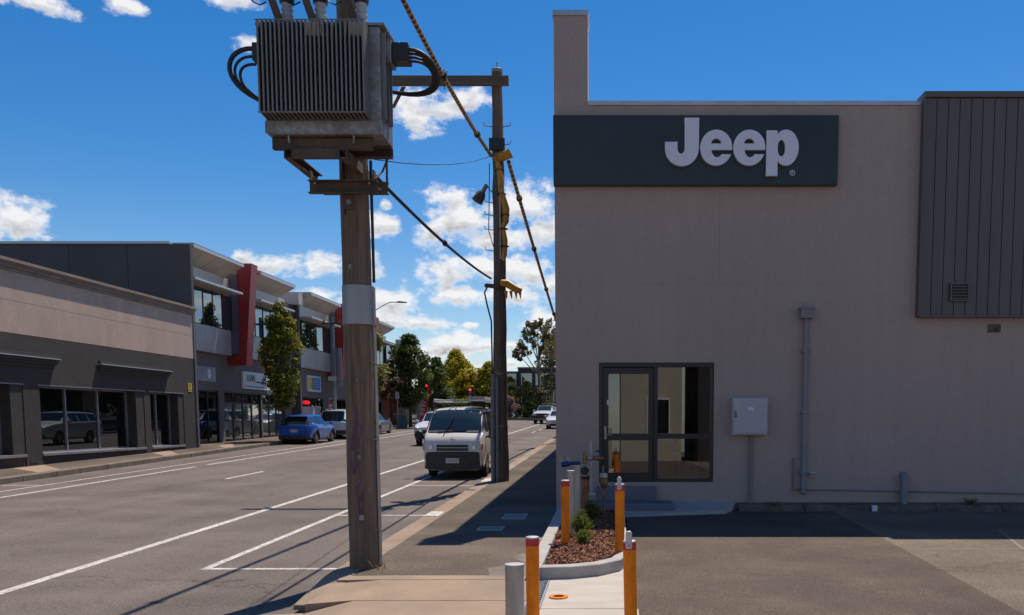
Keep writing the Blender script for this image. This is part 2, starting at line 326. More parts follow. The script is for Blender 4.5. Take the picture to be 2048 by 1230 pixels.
K['purplepanel'] = mat('purple_grey_panel', (.10, .085, .12), rough=.6)
K['white'] = mat('white_paint', (.7, .69, .67), rough=.5)
K['yellow'] = mat('yellow_sign', (.75, .5, .01), rough=.5)
K['signblue'] = mat('sign_blue', (.05, .22, .5), rough=.5)
K['signtext'] = mat('sign_text_dark', (.03, .03, .04), rough=.5)
K['silver_sign'] = mat('silver_sign_panel', (.4, .4, .44), (.3, .3, .34), scale=1.5, rough=.4, metal=.3)
K['hoard'] = mat('white_hoarding', (.5, .48, .47), (.43, .41, .41), scale=1.5, rough=.7)
K['mulch'] = mat('bark_mulch', (.10, .032, .014), (.33, .14, .07), scale=40, rough=.85, island=True)
K['soil'] = mat('dark_soil', (.035, .02, .013), (.06, .035, .022), scale=14, rough=.95, bump=.8, bscale=30)
K['bark'] = mat('tree_bark', (.07, .055, .042), (.11, .09, .07), scale=9, rough=.9, bump=.6, bscale=20, stretch=(1, 1, .3))
K['gumbark'] = mat('pale_gum_bark', (.22, .18, .14), (.14, .11, .09), scale=5, rough=.8)
K['dirt'] = mat('dirty_kerb', (.16, .125, .095), (.085, .068, .055), scale=3, rough=.95, bump=.6, bscale=25, speck=.25, sscale=30)
K['pit'] = mat('pit_lid', (.2, .2, .21), (.15, .15, .16), scale=6, rough=.7)
K['pit_green'] = mat('green_pit_lid', (.07, .16, .14), (.05, .12, .1), scale=6, rough=.6)
K['grate'] = mat('galvanised_grate', (.5, .52, .55), rough=.4, metal=.7)
K['step'] = mat('grey_step_paint', (.15, .155, .185), (.125, .13, .155), scale=1.6, rough=.6)
K['cream'] = mat('cream_render', (.5, .42, .32), (.46, .38, .29), scale=.6, rough=.9)
K['interior'] = mat('interior_wall', (.40, .345, .28), rough=.8)
K['floor_in'] = mat('interior_floor', (.1, .075, .055), rough=.4)
K['tile'] = mat('roof_tile', (.16, .06, .04), (.12, .05, .035), scale=3, rough=.8)
K['apt'] = mat('apartment_dark_cladding', (.035, .034, .038), (.028, .027, .03), scale=.6, rough=.7)
K['apt2'] = mat('apartment_mid_cladding', (.11, .105, .105), rough=.7)
def leafmat(name, a, b, c=None): return mat(name, a, b, rough=.55, island=True, trans=.42, spec=.35, c3=c, s3=1.1)  # per-leaf dark-to-bright range also paints in sunlit and shaded leaves
K['leaf_maple'] = leafmat('maple_leaf', (.03, .055, .010), (.42, .36, .03), (.12, .14, .018))
K['leaf_dark'] = leafmat('dark_leaf', (.016, .036, .010), (.17, .20, .035))
K['leaf_gold'] = leafmat('golden_conifer_leaf', (.06, .09, .008), (.66, .54, .025), (.50, .34, .014))
K['leaf_gum'] = leafmat('gum_leaf', (.03, .04, .018), (.22, .20, .085), (.24, .14, .06))
K['leaf_shrub'] = leafmat('shrub_leaf', (.025, .05, .012), (.26, .28, .045), (.26, .2, .06))
K['leaf_lime'] = leafmat('lime_shrub_leaf', (.09, .15, .02), (.22, .27, .05))
K['leaf_pink'] = leafmat('pink_blossom_leaf', (.2, .1, .1), (.35, .22, .2))
# ------------------------------------------------------------------ ground, road, paths
def sheet(name, pts, off, mt, sub=None):
    b = MB(); b.poly([(x, y, gz(y) + off) for x, y in pts]); return struct(b.build(name, mt))
g = MB()
for (y0, y1) in ((-60, 150), (150, 900)):
    g.poly([(-500, y0, gz(y0) - .32), (500, y0, gz(y0) - .32), (500, y1, gz(y1) - .32), (-500, y1, gz(y1) - .32)])
struct(g.build('ground', K['ground']))
LK = [(-30, -14.2), (5, -15.2), (23, -15.85), (44, -16.65), (90, -16.9)]
def kx(y):
    for (a, xa), (b, xb) in zip(LK, LK[1:]):
        if y <= b: return xa + (xb - xa) * (y - a) / (b - a)
    return LK[-1][1]
road = sheet('road', [(-3.25, -30), (-3.25, 94), (40, 94), (40, 108), (-60, 108), (-60, 94), (-16.9, 94), (-16.9, 90), (-16.65, 44), (-15.85, 23), (-15.2, 5), (-14.2, -30)], -.15, K['road'])
footpath = sheet('footpath', [(-3.02, 10.25), (-.94, 10.25), (-.94, 94), (-3.02, 94)], 0, K['foot'])
b = MB(); ys = [-30, 5, 23, 44, 90]
for a, c in zip(ys, ys[1:]): b.poly([(kx(a) - .3, a, gz(a)), (kx(c) - .3, c, gz(c)), (-19.6, c, gz(c)), (-19.6, a, gz(a))])
fl = struct(b.build('footpath', K['foot']))
for i, (a, c) in enumerate(((25.4, 28.3), (33.2, 36.5), (38.9, 42.5))):       # paler concrete patches across the old path
    b = MB(); b.poly([(kx(a) - .3, a, gz(a) + .005), (kx(a) - .3, a + 1.1, gz(a + 1.1) + .005), (-18.02, c + .2, gz(c) + .005), (-18.02, c - 1.3, gz(c - 1.3) + .005)]); b.build('concrete_patch', K['slab'], fl)
b = MB(); b.poly([(x, y, gz(y) + .004) for x, y in ((-1.42, 10.27), (-.97, 10.27), (-.97, 13.2), (-1.08, 13.4), (-1.22, 12.7), (-1.02, 12.1), (-1.30, 11.5), (-1.12, 11.1), (-1.5, 10.7))]); b.build('concrete_patch', K['patch'], footpath)
lot = sheet('car_park', [(.24, -30), (3.9, -30), (3.88, 8.4), (4.03, 16.6), (.24, 16.6)], .006, K['lot'])
lot2 = sheet('car_park', [(3.9, -30), (60, -30), (60, 16.6), (4.03, 16.6), (3.88, 8.4)], .003, K['lot_old'])
b = MB(); b.box(3.96, 12, 12.05, 12.10, .0035, .0075, True); b.build('surface_joint', K['joint'], lot2)
b = MB(); b.prism([(6.0, 13.9, gz(13.9) + .0035), (6.05, 13.95, gz(13.9) + .0035), (5.6, 12.1, gz(12.1) + .0035), (5.55, 12.1, gz(12.1) + .0035)], (0, 0, .003)); b.build('surface_joint', K['joint'], lot2)
# kerbs, stone by stone
kr = struct(thing('kerb', (-3.15, 10, gz(10)), 'x', 'x'))
for k in ('label', 'category'): del kr[k]
def kerbstone(x0, x1, y0, y1, h0, h1, mt, parent, xs=0.):
    b = MB(); j = .006; r = random.uniform(-.004, .004)
    b.hexa([(x0, y0 + j, gz(y0) - .3), (x1, y0 + j, gz(y0) - .3), (x1 + xs, y1 - j, gz(y1) - .3), (x0 + xs, y1 - j, gz(y1) - .3),
            (x0, y0 + j, gz(y0) + h0 + r), (x1, y0 + j, gz(y0) + h0 + r), (x1 + xs, y1 - j, gz(y1) + h1 + r), (x0 + xs, y1 - j, gz(y1) + h1 + r)])
    return b.build('kerb_stone', mt, parent, bevel=.018)
y = 10.3
kerbstone(-3.32, -3.0, 9.2, 10.3, -.1, .008, K['slab'], kr)
while y < 93:
    L_ = random.choice((1.1, 1.5, 1.9)); kerbstone(-3.31, -3.0, y, y + L_, .009, .009, K['kerb'], kr); y += L_
for a, c in ((15.55, 16.25), (22.3, 23.3)): b = MB(); b.box(-3.29, -3.03, a, c, .012, .0165, True); b.build('painted_patch', K['paint'], kr)
kl = struct(thing('kerb', (-16, 30, gz(30)), 'x', 'x'))
for k in ('label', 'category'): del kl[k]
y = 18.
while y < 92:
    L_ = random.choice((1.2, 1.6, 2.2)); kerbstone(kx(y) - .32, kx(y) + .01, y, y + L_, .007, .007, K['kerb_left'], kl, kx(y + L_) - kx(y)); y += L_
# driveway crossing: three slabs, with their joints
dw = struct(thing('driveway', (-2, 8, gz(8)), 'x', 'x'))
for k in ('label', 'category'): del dw[k]
for y0, y1 in ((-6, 2.2), (2.22, 6.4), (6.42, 8.92), (8.94, 9.98), (10.0, 10.24)):
    b = MB(); e0 = -2.9; up = max(0., min(1., (y1 - 9.3) / 1.))
    zt = lambda y, o: gz(y) + o
    for (xa, xb, oa, ob) in ((-3.75, -3.1, -.146, -.12 + .128 * up), (-3.1, -2.6, -.12 + .128 * up, .008), (-2.6, -.87, .008, .008)):
        if xa < -3.5 and y1 > 9.5: continue
        b.hexa([(xa, y0, zt(y0, -.3)), (xb, y0, zt(y0, -.3)), (xb, y1, zt(y1, -.3)), (xa, y1, zt(y1, -.3)), (xa, y0, zt(y0, oa)), (xb, y0, zt(y0, ob)), (xb, y1, zt(y1, ob)), (xa, y1, zt(y1, oa))])
    b.build('concrete_slab', K['slab'], dw)
for x0, x1, y0, y1 in ((-.70, .23, 8.56, 11.3), (-.70, .25, 4.3, 8.545), (-.70, .25, -4, 4.285)):
    b = MB(); b.box(x0, x1, y0, y1, -.2, .012, True); b.build('concrete_slab', K['conc'], dw, bevel=.006)
# painted lines
def stripe(x0, x1, y0, y1, xx=None):
    b = MB(); xa = xx if xx is not None else x0; w = x1 - x0
    n = max(1, int((y1 - y0) / 3))
    b.prism([(x0, y0, gz(y0) - .1485), (x1, y0, gz(y0) - .1485), (xa + w, y1, gz(y1) - .1485), (xa, y1, gz(y1) - .1485)], (0, 0, .0035))
    return b.build('painted_line', K['paint'], road)
stripe(-6.97, -6.83, -8, 93)
stripe(-5.30, -5.19, 11.42, 40)
for y in (11.42, 16.9, 22.95): stripe(-5.18, -3.5, y, y + .1)
for y in (29.3, 35.5, 52, 58.2): stripe(-5.18, -3.5, y, y + .1)
for y in (13.0, 25.0, 37, 49, 61, 73, 85): stripe(-10.82, -10.7, y, y + (2.7 if y > 20 else .12))
stripe(-13.76, -13.64, 4, 29.7, -13.82); stripe(-13.85, -13.73, 30.6, 92, -13.2)
stripe(-14.62, -14.54, 4, 92, -14.9)
for y in (62, 68, 74): stripe(-5.6, -5.5, y, y + 3)
for y in (23.0, ): stripe(-15.7, -14.7, y, y + .1)
# drain grate with a lattice of bars
gr = thing('drain_grate', (-.785, 8, gz(8)), 'galvanised drain grate strip with lattice bars beside the new concrete path', 'drain grate')
b = MB(); b.box(-.865, -.705, 4, 10.2, -.15, -.012, True); b.build('channel', K['black'], gr)
for x0 in (-.866, -.716): b = MB(); b.box(x0, x0 + .012, 4, 10.2, -.05, .015, True); b.build('edge_rail', K['grate'], gr)
y = 6.6; k = 0
while y < 10.15:
    b = MB(); s = 1 if k % 2 else -1
    b.prism([(-.853, y - s * .04, gz(y) - .004), (-.853, y - s * .04 + .014, gz(y) - .004), (-.717, y + s * .04 + .014, gz(y) - .004), (-.717, y + s * .04, gz(y) - .004)], (0, 0, .015)); b.build('grate_bar', K['grate'], gr)
    y += .06 if k % 2 else .03; k += 1
for nm, x, y, w, d, mt, lb in (('pit_lid', -1.70, 15.6, .34, .62, 'pit', 'grey telecom pit lid in the shaded asphalt footpath'), ('pit_lid', -1.92, 14.1, .34, .34, 'pit_green', 'teal green pit lid in the shaded asphalt footpath')):
    t = thing(nm, (x, y, gz(y)), lb, 'pit lid'); b = MB(); b.box(x - w / 2, x + w / 2, y - d / 2, y + d / 2, -.05, .008, True); b.build('lid', K[mt], t)
    b = MB()
    for (xa, xb, ya, yb) in ((-w / 2 - .03, -w / 2 - .004, -d / 2 - .03, d / 2 + .03), (w / 2 + .004, w / 2 + .03, -d / 2 - .03, d / 2 + .03), (-w / 2 - .004, w / 2 + .004, -d / 2 - .03, -d / 2 - .004), (-w / 2 - .004, w / 2 + .004, d / 2 + .004, d / 2 + .03)): b.box(x + xa, x + xb, y + ya, y + yb, -.05, .012, True)
    b.build('lid_frame', K['conc_grey'], t)

# ------------------------------------------------------------------ dealership building (right)
FY = 16.6; X0 = -1.04; XE = 16.
db = thing('dealership_building', (4, FY, .3), 'tall taupe rendered building corner with a glazed door and dark metal cladding', 'building')
b = MB()
def fr(x0, x1, z0, z1): b.box(x0, x1, FY, FY + .22, z0, z1)
DX0, DX1, DZ0, DZ1, JZ = -.25, 1.86, .83, 3.02, 4.43
fr(X0, DX0, .0, JZ - .0015); fr(DX0, DX1, DZ1, JZ - .0015); fr(DX0, DX1, .0, DZ0 - .0); fr(DX1, 5.7, .0, JZ - .0015)
fr(X0, 1.93, JZ + .0015, 7.55); fr(1.9325, 5.7, JZ + .0015, 7.55); fr(5.7, XE, 0, 5)
b.build('wall', K['wall'], db)
b = MB(); b.box(X0 + .006, 5.7, FY + .006, FY + .2, JZ - .01, JZ + .01); b.build('wall_joint', K['wall'], db)
b = MB(); b.box(X0, X0 + .22, FY + .22, 47, 0, 7.55); b.box(X0 + .22, XE, 46.8, 47, 0, 7.5); b.box(XE - .2, XE, FY + .22, 46.8, 0, 7.5); b.build('side_wall', K['wall'], db)
b = MB(); b.box(X0 + .22, XE - .2, FY + .22, 46.8, 7.2, 7.35); b.build('roof', K['cap'], db)
b = MB(); b.box(X0, -.44, FY, FY + .6, 7.551, 9.08); b.build('corner_pier', K['wall'], db)
b = MB(); b.box(X0 - .02, -.42, FY - .025, FY + .62, 9.08, 9.17); b.build('pier_capping', K['cap'], db)
b = MB(); b.box(-.438, 5.52, FY - .025, FY + .25, 7.551, 7.625); b.box(X0 - .02, X0 + .24, FY + .62, 47.02, 7.551, 7.625); b.build('parapet_capping', K['cap'], db)
# dark ribbed cladding at the right
cl = MB(); cl.box(5.53, XE, FY - .10, FY - .02, 3.85, 7.635); cl.build('cladding_backing', K['clad_dark'], db)
x = 5.53; k = 0
while x < 9.5:
    w = .205; b = MB(); b.box(x + .007, x + w - .007, FY - .125, FY - .1005, 3.86, 7.63); b.build('cladding_panel', K['clad'], db); x += w
b = MB(); b.box(5.50, 9.6, FY - .17, FY + .28, 7.64, 7.745); b.build('cladding_capping', K['clad'], db, bevel=.01)
b = MB(); b.box(5.50, 5.529, FY - .16, FY - .002, 3.83, 7.635); b.box(5.53, 9.6, FY - .16, FY - .002, 3.82, 3.855); b.build('cladding_trim', K['clad'], db)
v = thing('wall_vent', (6.25, FY - .14, 4.25), 'square louvred vent in the dark ribbed cladding', 'vent')
b = MB(); b.box(6.06, 6.40, FY - .16, FY - .137, 4.10, 4.42); b.build('backing', K['clad_dark'], v)
for x0, x1, z0, z1 in ((6.06, 6.085, 4.10, 4.42), (6.375, 6.40, 4.10, 4.42), (6.085, 6.375, 4.10, 4.125), (6.085, 6.375, 4.395, 4.42)):
    b = MB(); b.box(x0, x1, FY - .19, FY - .161, z0, z1); b.build('vent_frame', K['clad'], v)
for i in range(5):
    z = 4.14 + i * .052; b = MB(); b.hexa([(6.09, FY - .19, z), (6.37, FY - .19, z), (6.37, FY - .162, z + .02), (6.09, FY - .162, z + .02), (6.09, FY - .19, z + .012), (6.37, FY - .19, z + .012), (6.37, FY - .162, z + .034), (6.09, FY - .162, z + .034)]); b.build('slat', K['clad'], v)
v = thing('wall_opening', (6.95, FY, 3.63), 'small dark recessed brick sized vent below the ribbed cladding', 'vent')
b = MB(); b.box(6.83, 7.06, FY - .012, FY - .002, 3.56, 3.71); b.build('plate', K['dirt'], v); b = MB(); b.box(6.93, 7.02, FY - .016, FY - .0125, 3.575, 3.64); b.build('hole', K['black'], v)
# glazed door and side window, parts of the building
dr = MB(); D = FY + .10
def bar(mb, x0, x1, z0, z1, d=.06): mb.box(x0, x1, D - d, D + .04, z0, z1)
f = MB()
bar(f, DX0, DX1, 2.94, DZ1, .09); bar(f, DX0, DX0 + .07, .83, 2.939, .09); bar(f, DX1 - .055, DX1, .83, 2.939, .09); bar(f, .76, .83, .83, 2.939, .09); bar(f, .831, DX1 - .0555, .83, .885, .09)
f.build('door_frame', K['frame'], db)
do = MB(); bar(do, -.175, -.075, .84, 2.93); bar(do, .665, .755, .84, 2.93); bar(do, -.0745, .6645, 2.82, 2.93); bar(do, -.0745, .6645, 1.60, 1.72); bar(do, -.0745, .6645, .84, 1.0)
door = do.build('door', K['frame'], db, bevel=.004)
for z0, z1 in ((1.002, 1.598), (1.722, 2.818)): b = MB(); b.box(-.074, .664, D - .012, D - .002, z0, z1); b.build('pane', K['glass'], door)
b = MB(); b.box(-.15, -.115, D - .085, D - .061, 1.62, 1.86); b.tube([(-.132, D - .085, 1.70), (-.132, D - .12, 1.70), (.0, D - .12, 1.70)], .011); b.build('handle', K['steel'], door)
b = MB(); b.box(-.10, -.075, D - .075, D - .061, 2.25, 2.34); b.build('door_sign', K['white'], door)
wn = MB(); bar(wn, .831, 1.804, 1.63, 1.72); win = wn.build('window_transom', K['frame'], db)
for z0, z1 in ((.886, 1.629), (1.721, 2.938)): b = MB(); b.box(.831, 1.804, D - .012, D - .002, z0, z1); b.build('pane', K['glass'], win)
# the room behind the glass
b = MB(); b.box(-.78, 5.2, FY + .23, 21.5, .70, .80); b.build('floor', K['floor_in'], db)
b = MB(); b.box(-.78, 5.2, 21.5, 21.6, .8, 3.4); b.box(-.80, -.785, FY + .23, 21.5, .8, 3.4); b.box(5.2, 5.3, FY + .23, 21.5, .8, 3.4); b.box(-.78, 5.2, FY + .23, 21.5, 3.4, 3.5); b.build('interior_wall', K['interior'], db)
b = MB(); b.box(.1, 1.1, 18.6, 18.75, .8, 3.39); b.build('partition', K['interior'], db)
b = MB(); b.box(1.35, 1.75, 18.3, 18.9, .801, 1.62); b.build('counter', K['hoard'], db)
b = MB(); b.box(1.62, 2.5, 19.2, 19.6, .801, 2.7); b.build('cabinet', K['frame'], db)
for z in (1.1, 1.35, 1.6): b = MB(); b.box(1.22, 1.60, 17.6, 17.9, z, z + .09); b.build('stacked_box', K['frame'], db)
b = MB(); b.tube([(-.02, 17.3, .85), (.25, 18.0, 2.4)], .02, 8); b.build('leaning_bar', K['hoard'], db)
b = MB(); b.box(.55, .62, 18.58, 18.6, 1.8, 2.5); b.box(1.03, 1.10, 18.58, 18.6, 1.8, 2.5); b.box(.62, 1.03, 18.58, 18.6, 2.43, 2.5); b.box(.62, 1.03, 18.58, 18.6, 1.8, 1.87); b.build('picture_frame', K['hoard'], db)
# threshold, step, pads, kerb at the foot of the wall
b = MB(); b.box(-.27, .80, FY - .1, FY - .002, .3, .76); b.build('threshold', K['step'], db, bevel=.01)
b = MB(); b.box(-.55, 1.08, FY - .75, FY - .102, .2, .50); b.build('door_step', K['step'], db, bevel=.015)
b = MB(); zp = lambda y: .325 + .15 * (y - 15.5) / 1.1
for q in (((.21, 15.5), (2.0, 15.95), (1.09, 15.84), (.21, 15.84)), ((1.09, 15.84), (2.0, 15.95), (2.29, FY - .004), (1.09, FY - .004))):
    b.raw([(x, y, .2) for x, y in q] + [(x, y, zp(y)) for x, y in q], [(3, 2, 1, 0), (4, 5, 6, 7), (0, 1, 5, 4), (1, 2, 6, 5), (2, 3, 7, 6), (3, 0, 4, 7)])
struct(b.build('concrete_pad', K['conc_grey']))
wk = struct(thing('kerb', (6, 16.4, .3), 'x', 'x'))
for k in ('label', 'category'): del wk[k]
x = 2.3
while x < 12:
    b = MB(); b.hexa([(x + .004, 16.28, .2), (x + 1.196, 16.28, .2), (x + 1.196, FY - .003, .2), (x + .004, FY - .003, .2), (x + .004, 16.32, .42), (x + 1.196, 16.32, .42), (x + 1.196, FY - .003, .46), (x + .004, FY - .003, .46)]); b.build('kerb_stone', K['dirt'], wk, bevel=.02); x += 1.2
b = MB(); b.box(4.72, 4.81, 16.26, 16.34, .32, .425); b.build('painted_block', K['white'], wk)
# downpipe, meter box, small pipes and sockets
t = thing('downpipe', (3.5, 16.53, .5), 'grey painted downpipe with a rainwater head on the taupe wall', 'downpipe')
b = MB(); b.box(3.39, 3.62, FY - .20, FY - .002, 3.80, 3.96); b.build('rainwater_head', K['pipe'], t, bevel=.006)
b = MB(); b.box(3.375, 3.635, FY - .215, FY - .001, 3.961, 4.0); b.build('rim', K['pipe'], t)
b = MB(); b.tube([(3.505, FY - .09, 3.80), (3.505, FY - .09, .72), (3.505, FY - .13, .62)], .046, 12); b.build('pipe', K['pipe'], t, 50)
for z in (3.2, 2.1, 1.0): b = MB(); b.box(3.44, 3.57, FY - .142, FY - .002, z, z + .03); b.build('bracket', K['pipe'], t)
t = thing('meter_box', (2.5, 16.5, 1.7), 'pale grey electrical meter box on the taupe wall', 'meter box')
b = MB(); b.box(2.175, 2.815, FY - .19, FY - .002, 1.705, 2.375); b.build('box', K['box'], t, bevel=.006)
b = MB(); b.box(2.20, 2.80, FY - .212, FY - .1905, 1.735, 2.365); dd = b.build('door', K['box'], t, bevel=.006)
b = MB(); b.cyl((2.235, FY - .2125, 2.04), (2.235, FY - .235, 2.04), .026); b.box(2.222, 2.248, FY - .225, FY - .2125, 2.05, 2.14); b.build('lock', K['brass'], dd, 40)
b = MB(); b.box(2.46, 2.56, FY - .2155, FY - .2125, 2.15, 2.2); b.build('notice', K['white'], dd)
for z in (1.82, 2.25): b = MB(); b.box(2.803, 2.822, FY - .215, FY - .192, z, z + .07); b.build('hinge', K['box'], t)
b = MB(); b.tube([(2.545, FY - .05, 1.705), (2.545, FY - .05, .45)], .027, 10); b.build('conduit', K['pipe'], t, 50)
t = thing('wall_pipe', (5, 16.55, .7), 'thin grey pipe running along the foot of the taupe wall', 'pipe')
b = MB(); b.tube([(3.33, FY - .03, 1.28), (3.33, FY - .03, .70), (5.3, FY - .03, .665), (8.5, FY - .03, .60)], .016, 8); b.build('pipe', K['pipe'], t, 50)
t = thing('vent_pipe', (5.35, 16.5, .45), 'stubby grey elbow vent pipe at the foot of the taupe wall', 'pipe')
b = MB(); b.tube([(5.36, FY - .11, .43), (5.36, FY - .11, .84), (5.36, FY - .09, .92), (5.36, FY - .04, .955), (5.36, FY - .002, .96)], .066, 14); b.build('pipe', K['pipe'], t, 60)
b = MB(); b.cyl((5.36, FY - .11, .60), (5.36, FY - .11, .67), .078); b.build('collar', K['pipe'], t, 50)
t = thing('power_socket', (3.7, 16.58, .95), 'small double power socket low on the wall beside the downpipe', 'socket')
b = MB(); b.box(3.625, 3.755, FY - .05, FY - .002, .93, 1.02); b.build('plate', K['box'], t, bevel=.004)
for x in (3.635, 3.695): b = MB(); b.box(x, x + .045, FY - .058, FY - .0505, .95, 1.0); b.build('socket_face', K['pipe'], t)
# sign with raised letters
SY = FY - .16
sg = thing('shop_sign', (1.5, SY, 6.7), 'long black green sign board with raised silver letters on the taupe wall', 'sign')
sc = .985
b = MB(); b.box(-1.05, 4.0, SY, FY - .002, 6.14, 7.335); b.build('sign_panel', K['sign'], sg, bevel=.005)
def lt(zx, zy): return ((.925 + (zx - 459) * .004487), 7.262 - (zy - 480) * .00432)
def arc(cx, cy, rx, ry, a0, a1, n=18): return [(cx + rx * math.cos(R(a0 + (a1 - a0) * i / n)), cy - ry * math.sin(R(a0 + (a1 - a0) * i / n))) for i in range(n + 1)]
def letter(name, outer, holes, parent, y0, d, mats, conv=lt):
    cu = bpy.data.curves.new(name, 'CURVE'); cu.dimensions = '2D'; cu.fill_mode = 'BOTH'; cu.extrude = d / 2
    for pts in [outer] + holes:
        sp = cu.splines.new('POLY'); sp.points.add(len(pts) - 1); sp.use_cyclic_u = True
        for p, q in zip(sp.points, pts): X, Z = conv(*q); p.co = (X, Z, 0, 1)
    t = bpy.data.objects.new(name, cu); COL.objects.link(t)
    me = bpy.data.meshes.new_from_object(t.evaluated_get(bpy.context.evaluated_depsgraph_get())); bpy.data.objects.remove(t)
    me.transform(Matrix.Translation((0, y0 - d / 2, 0)) @ Matrix.Rotation(PI / 2, 4, 'X'))
    me.materials.clear(); [me.materials.append(m) for m in mats]
    for p in me.polygons: p.material_index = 0 if abs(p.normal.y) > .9 else min(1, len(mats) - 1)
    return link(name, me, parent)
LM = [K['letter'], K['letter_side']]
J = [(536, 480), (592, 480), (592, 598)] + arc(525.5, 600, 66.5, 71, 0, -180, 26) + [(459, 575), (508, 575), (508, 600)] + arc(522, 602, 14, 20, 180, 360, 10) + [(536, 600)]
letter('letter', J, [], sg, SY - .001, .085, LM)
for dx in (0, 130):
    cx = 660 + dx
    E_ = [(cx + 63, 607), (cx - 19, 607)] + [(cx - 16, 620), (cx - 8, 632), (cx + 3, 637), (cx + 14, 633), (cx + 22, 624), (cx + 60, 624)] + arc(cx, 598, 63, 71, -22, -352.8, 40)
    eye = [(cx - 20, 582)] + arc(cx, 582, 20, 20, 180, 0, 12)
    letter('letter', E_, [eye], sg, SY - .001, .085, LM)
Pp = [(857, 530), (900, 530), (900, 547)] + [(908, 536), (920, 529)] + arc(934, 598, 50, 71, 90, -90, 26) + [(920, 667), (908, 659), (902, 650), (902, 710), (857, 710)]
letter('letter', Pp, [arc(916, 600, 15, 33, 90, 450, 24)[:-1]], sg, SY - .001, .085, LM)
letter('registered_mark', arc(964, 693, 11, 11, 0, 360, 20)[:-1], [arc(964, 693, 8.6, 8.6, 0, 360, 20)[:-1]], sg, SY - .001, .01, [K['letter']])
text_mesh('registered_letter', 'R', .065, K['letter'], sg, (lt(964, 693)[0], SY - .005, lt(964, 693)[1]), Matrix.Rotation(PI / 2, 3, 'X'))
# cream house across the lot, behind the viewer: seen in the door glass
hs = thing('cream_house', (2.2, -18, 0), 'cream rendered house mirrored in the glazed door', 'house')
b = MB(); b.box(.45, 3.7, -24, -15, -.6, 6.2); b.build('wall', K['cream'], hs)
b = MB(); b.hexa([(.2, -24.3, 6.2), (3.95, -24.3, 6.2), (3.95, -14.7, 6.2), (.2, -14.7, 6.2), (1.9, -24.3, 7.6), (2.2, -24.3, 7.6), (2.2, -14.7, 7.6), (1.9, -14.7, 7.6)]); b.build('roof', K['tile'], hs)
b = MB(); b.box(1.9, 3.0, -14.995, -14.95, 1.2, 3.0); w_ = b.build('window', K['dglass'], hs)
b = MB()
for q in ((1.82, 1.9, 1.12, 3.08), (3.0, 3.08, 1.12, 3.08), (1.9, 3.0, 3.0, 3.08), (1.9, 3.0, 1.12, 1.2)): b.box(q[0], q[1], -14.997, -14.93, q[2], q[3])
b.build('window_frame', K['white'], w_)

hs = thing('dark_house', (7.5, -16, 0), 'dark brick house mirrored at the right side of the glazed door', 'house')
b = MB(); b.box(4.5, 11, -23, -14, -.6, 5.4); b.build('wall', K['dkrender'], hs)
b = MB(); b.hexa([(4.2, -23.3, 5.401), (11.3, -23.3, 5.401), (11.3, -13.7, 5.401), (4.2, -13.7, 5.401), (7.4, -20, 7.6), (7.9, -20, 7.6), (7.9, -17, 7.6), (7.4, -17, 7.6)]); b.build('roof', K['tile'], hs)
b = MB(); b.box(5.6, 7.2, -13.999, -13.95, 1.0, 2.6); b.build('window', K['white'], hs)
fn = thing('timber_fence', (-6, -15, -.3), 'low pale timber fence behind the viewer mirrored in the glass', 'fence')
for k in range(60): x = -12 + k * .2; b = MB(); b.box(x, x + .17, -15.1, -15.07, -.6, 1.5); b.build('paling', K['cream'], fn)

# unseen shops added past the corner so left windows mirror walls, not sky
ns = thing('unseen_shops', (6, 60, 1), 'unseen low brick shops added beyond the dealership for the window reflections', 'shops')
b = MB(); b.box(-.9, 14, 49.5, 92, 0, 6.4); b.build('wall', K['tan'], ns)
b = MB(); b.box(-1.0, 14.1, 49.4, 92.1, 6.401, 6.6); b.build('parapet', K['cornice'], ns)
for y in (51, 57, 63, 69, 75, 81):
    b = MB(); b.box(-.96, -.902, y, y + 4.4, 1.6, 3.9); w_ = b.build('window', K['frame'], ns); b = MB(); b.box(-.975, -.962, y + .1, y + 4.3, 1.7, 3.8); b.build('pane', K['dglass'], w_)
b = MB(); b.box(-2.6, -.9, 50, 91, 4.3, 4.5); b.build('awning', K['dkwall'], ns)

# ------------------------------------------------------------------ planter at the corner
pl = thing('planter', (-.4, 13, gz(13)), 'concrete kerbed planter of bark mulch at the building corner', 'planter')
b = MB(); b.box(-.96, -.80, 10.28, 15.84, -.1, .15, True); b.build('planter_wall', K['conc_grey'], pl, bevel=.012)
b = MB(); b.box(.07, .20, 11.25, 15.60, -.1, .15, True); b.build('planter_wall', K['conc_grey'], pl, bevel=.012)
pts = [(-.80, 10.15), (-.5, 10.2), (-.22, 10.35), (-.02, 10.62), (.07, 11.0), (.07, 11.25)]; po = [(-.80, 9.98), (-.46, 10.03), (-.14, 10.2), (.1, 10.5), (.2, 10.95), (.2, 11.25)]
v = []; f = []
for (xi, yi), (xo, yo) in zip(pts, po):
    v += [(xi, yi, gz(yi) - .1), (xi, yi, gz(yi) + .15), (xo, yo, gz(yo) + .15), (xo, yo, gz(yo) - .1)]
for i in range(5):
    a = 4 * i
    for k in range(4): f.append((a + k, a + (k + 1) % 4, a + 4 + (k + 1) % 4, a + 4 + k))
f += [(0, 1, 2, 3), (23, 22, 21, 20)]
b = MB(); b.raw(v, f); b.build('planter_wall', K['conc_grey'], pl, 35, bevel=.012)
b = MB(); b.box(-.96, -.80, 9.98, 10.275, -.1, .15, True); b.build('planter_wall', K['conc_grey'], pl, bevel=.012)
b = MB(); b.poly([(x, y, gz(y) + .07) for x, y in ((-.8, 10.15), (-.5, 10.2), (-.22, 10.35), (-.02, 10.62), (.07, 11.0), (.07, 15.84), (-.8, 15.84))]); b.build('soil', K['soil'], pl)
b = MB(); rr = random.Random(4)
def inpl(x, y): return x < .06 and y < 15.8 and x > -.79 and y > 10.17 + max(0, (x + .8)) ** 2 * .95
n = 0
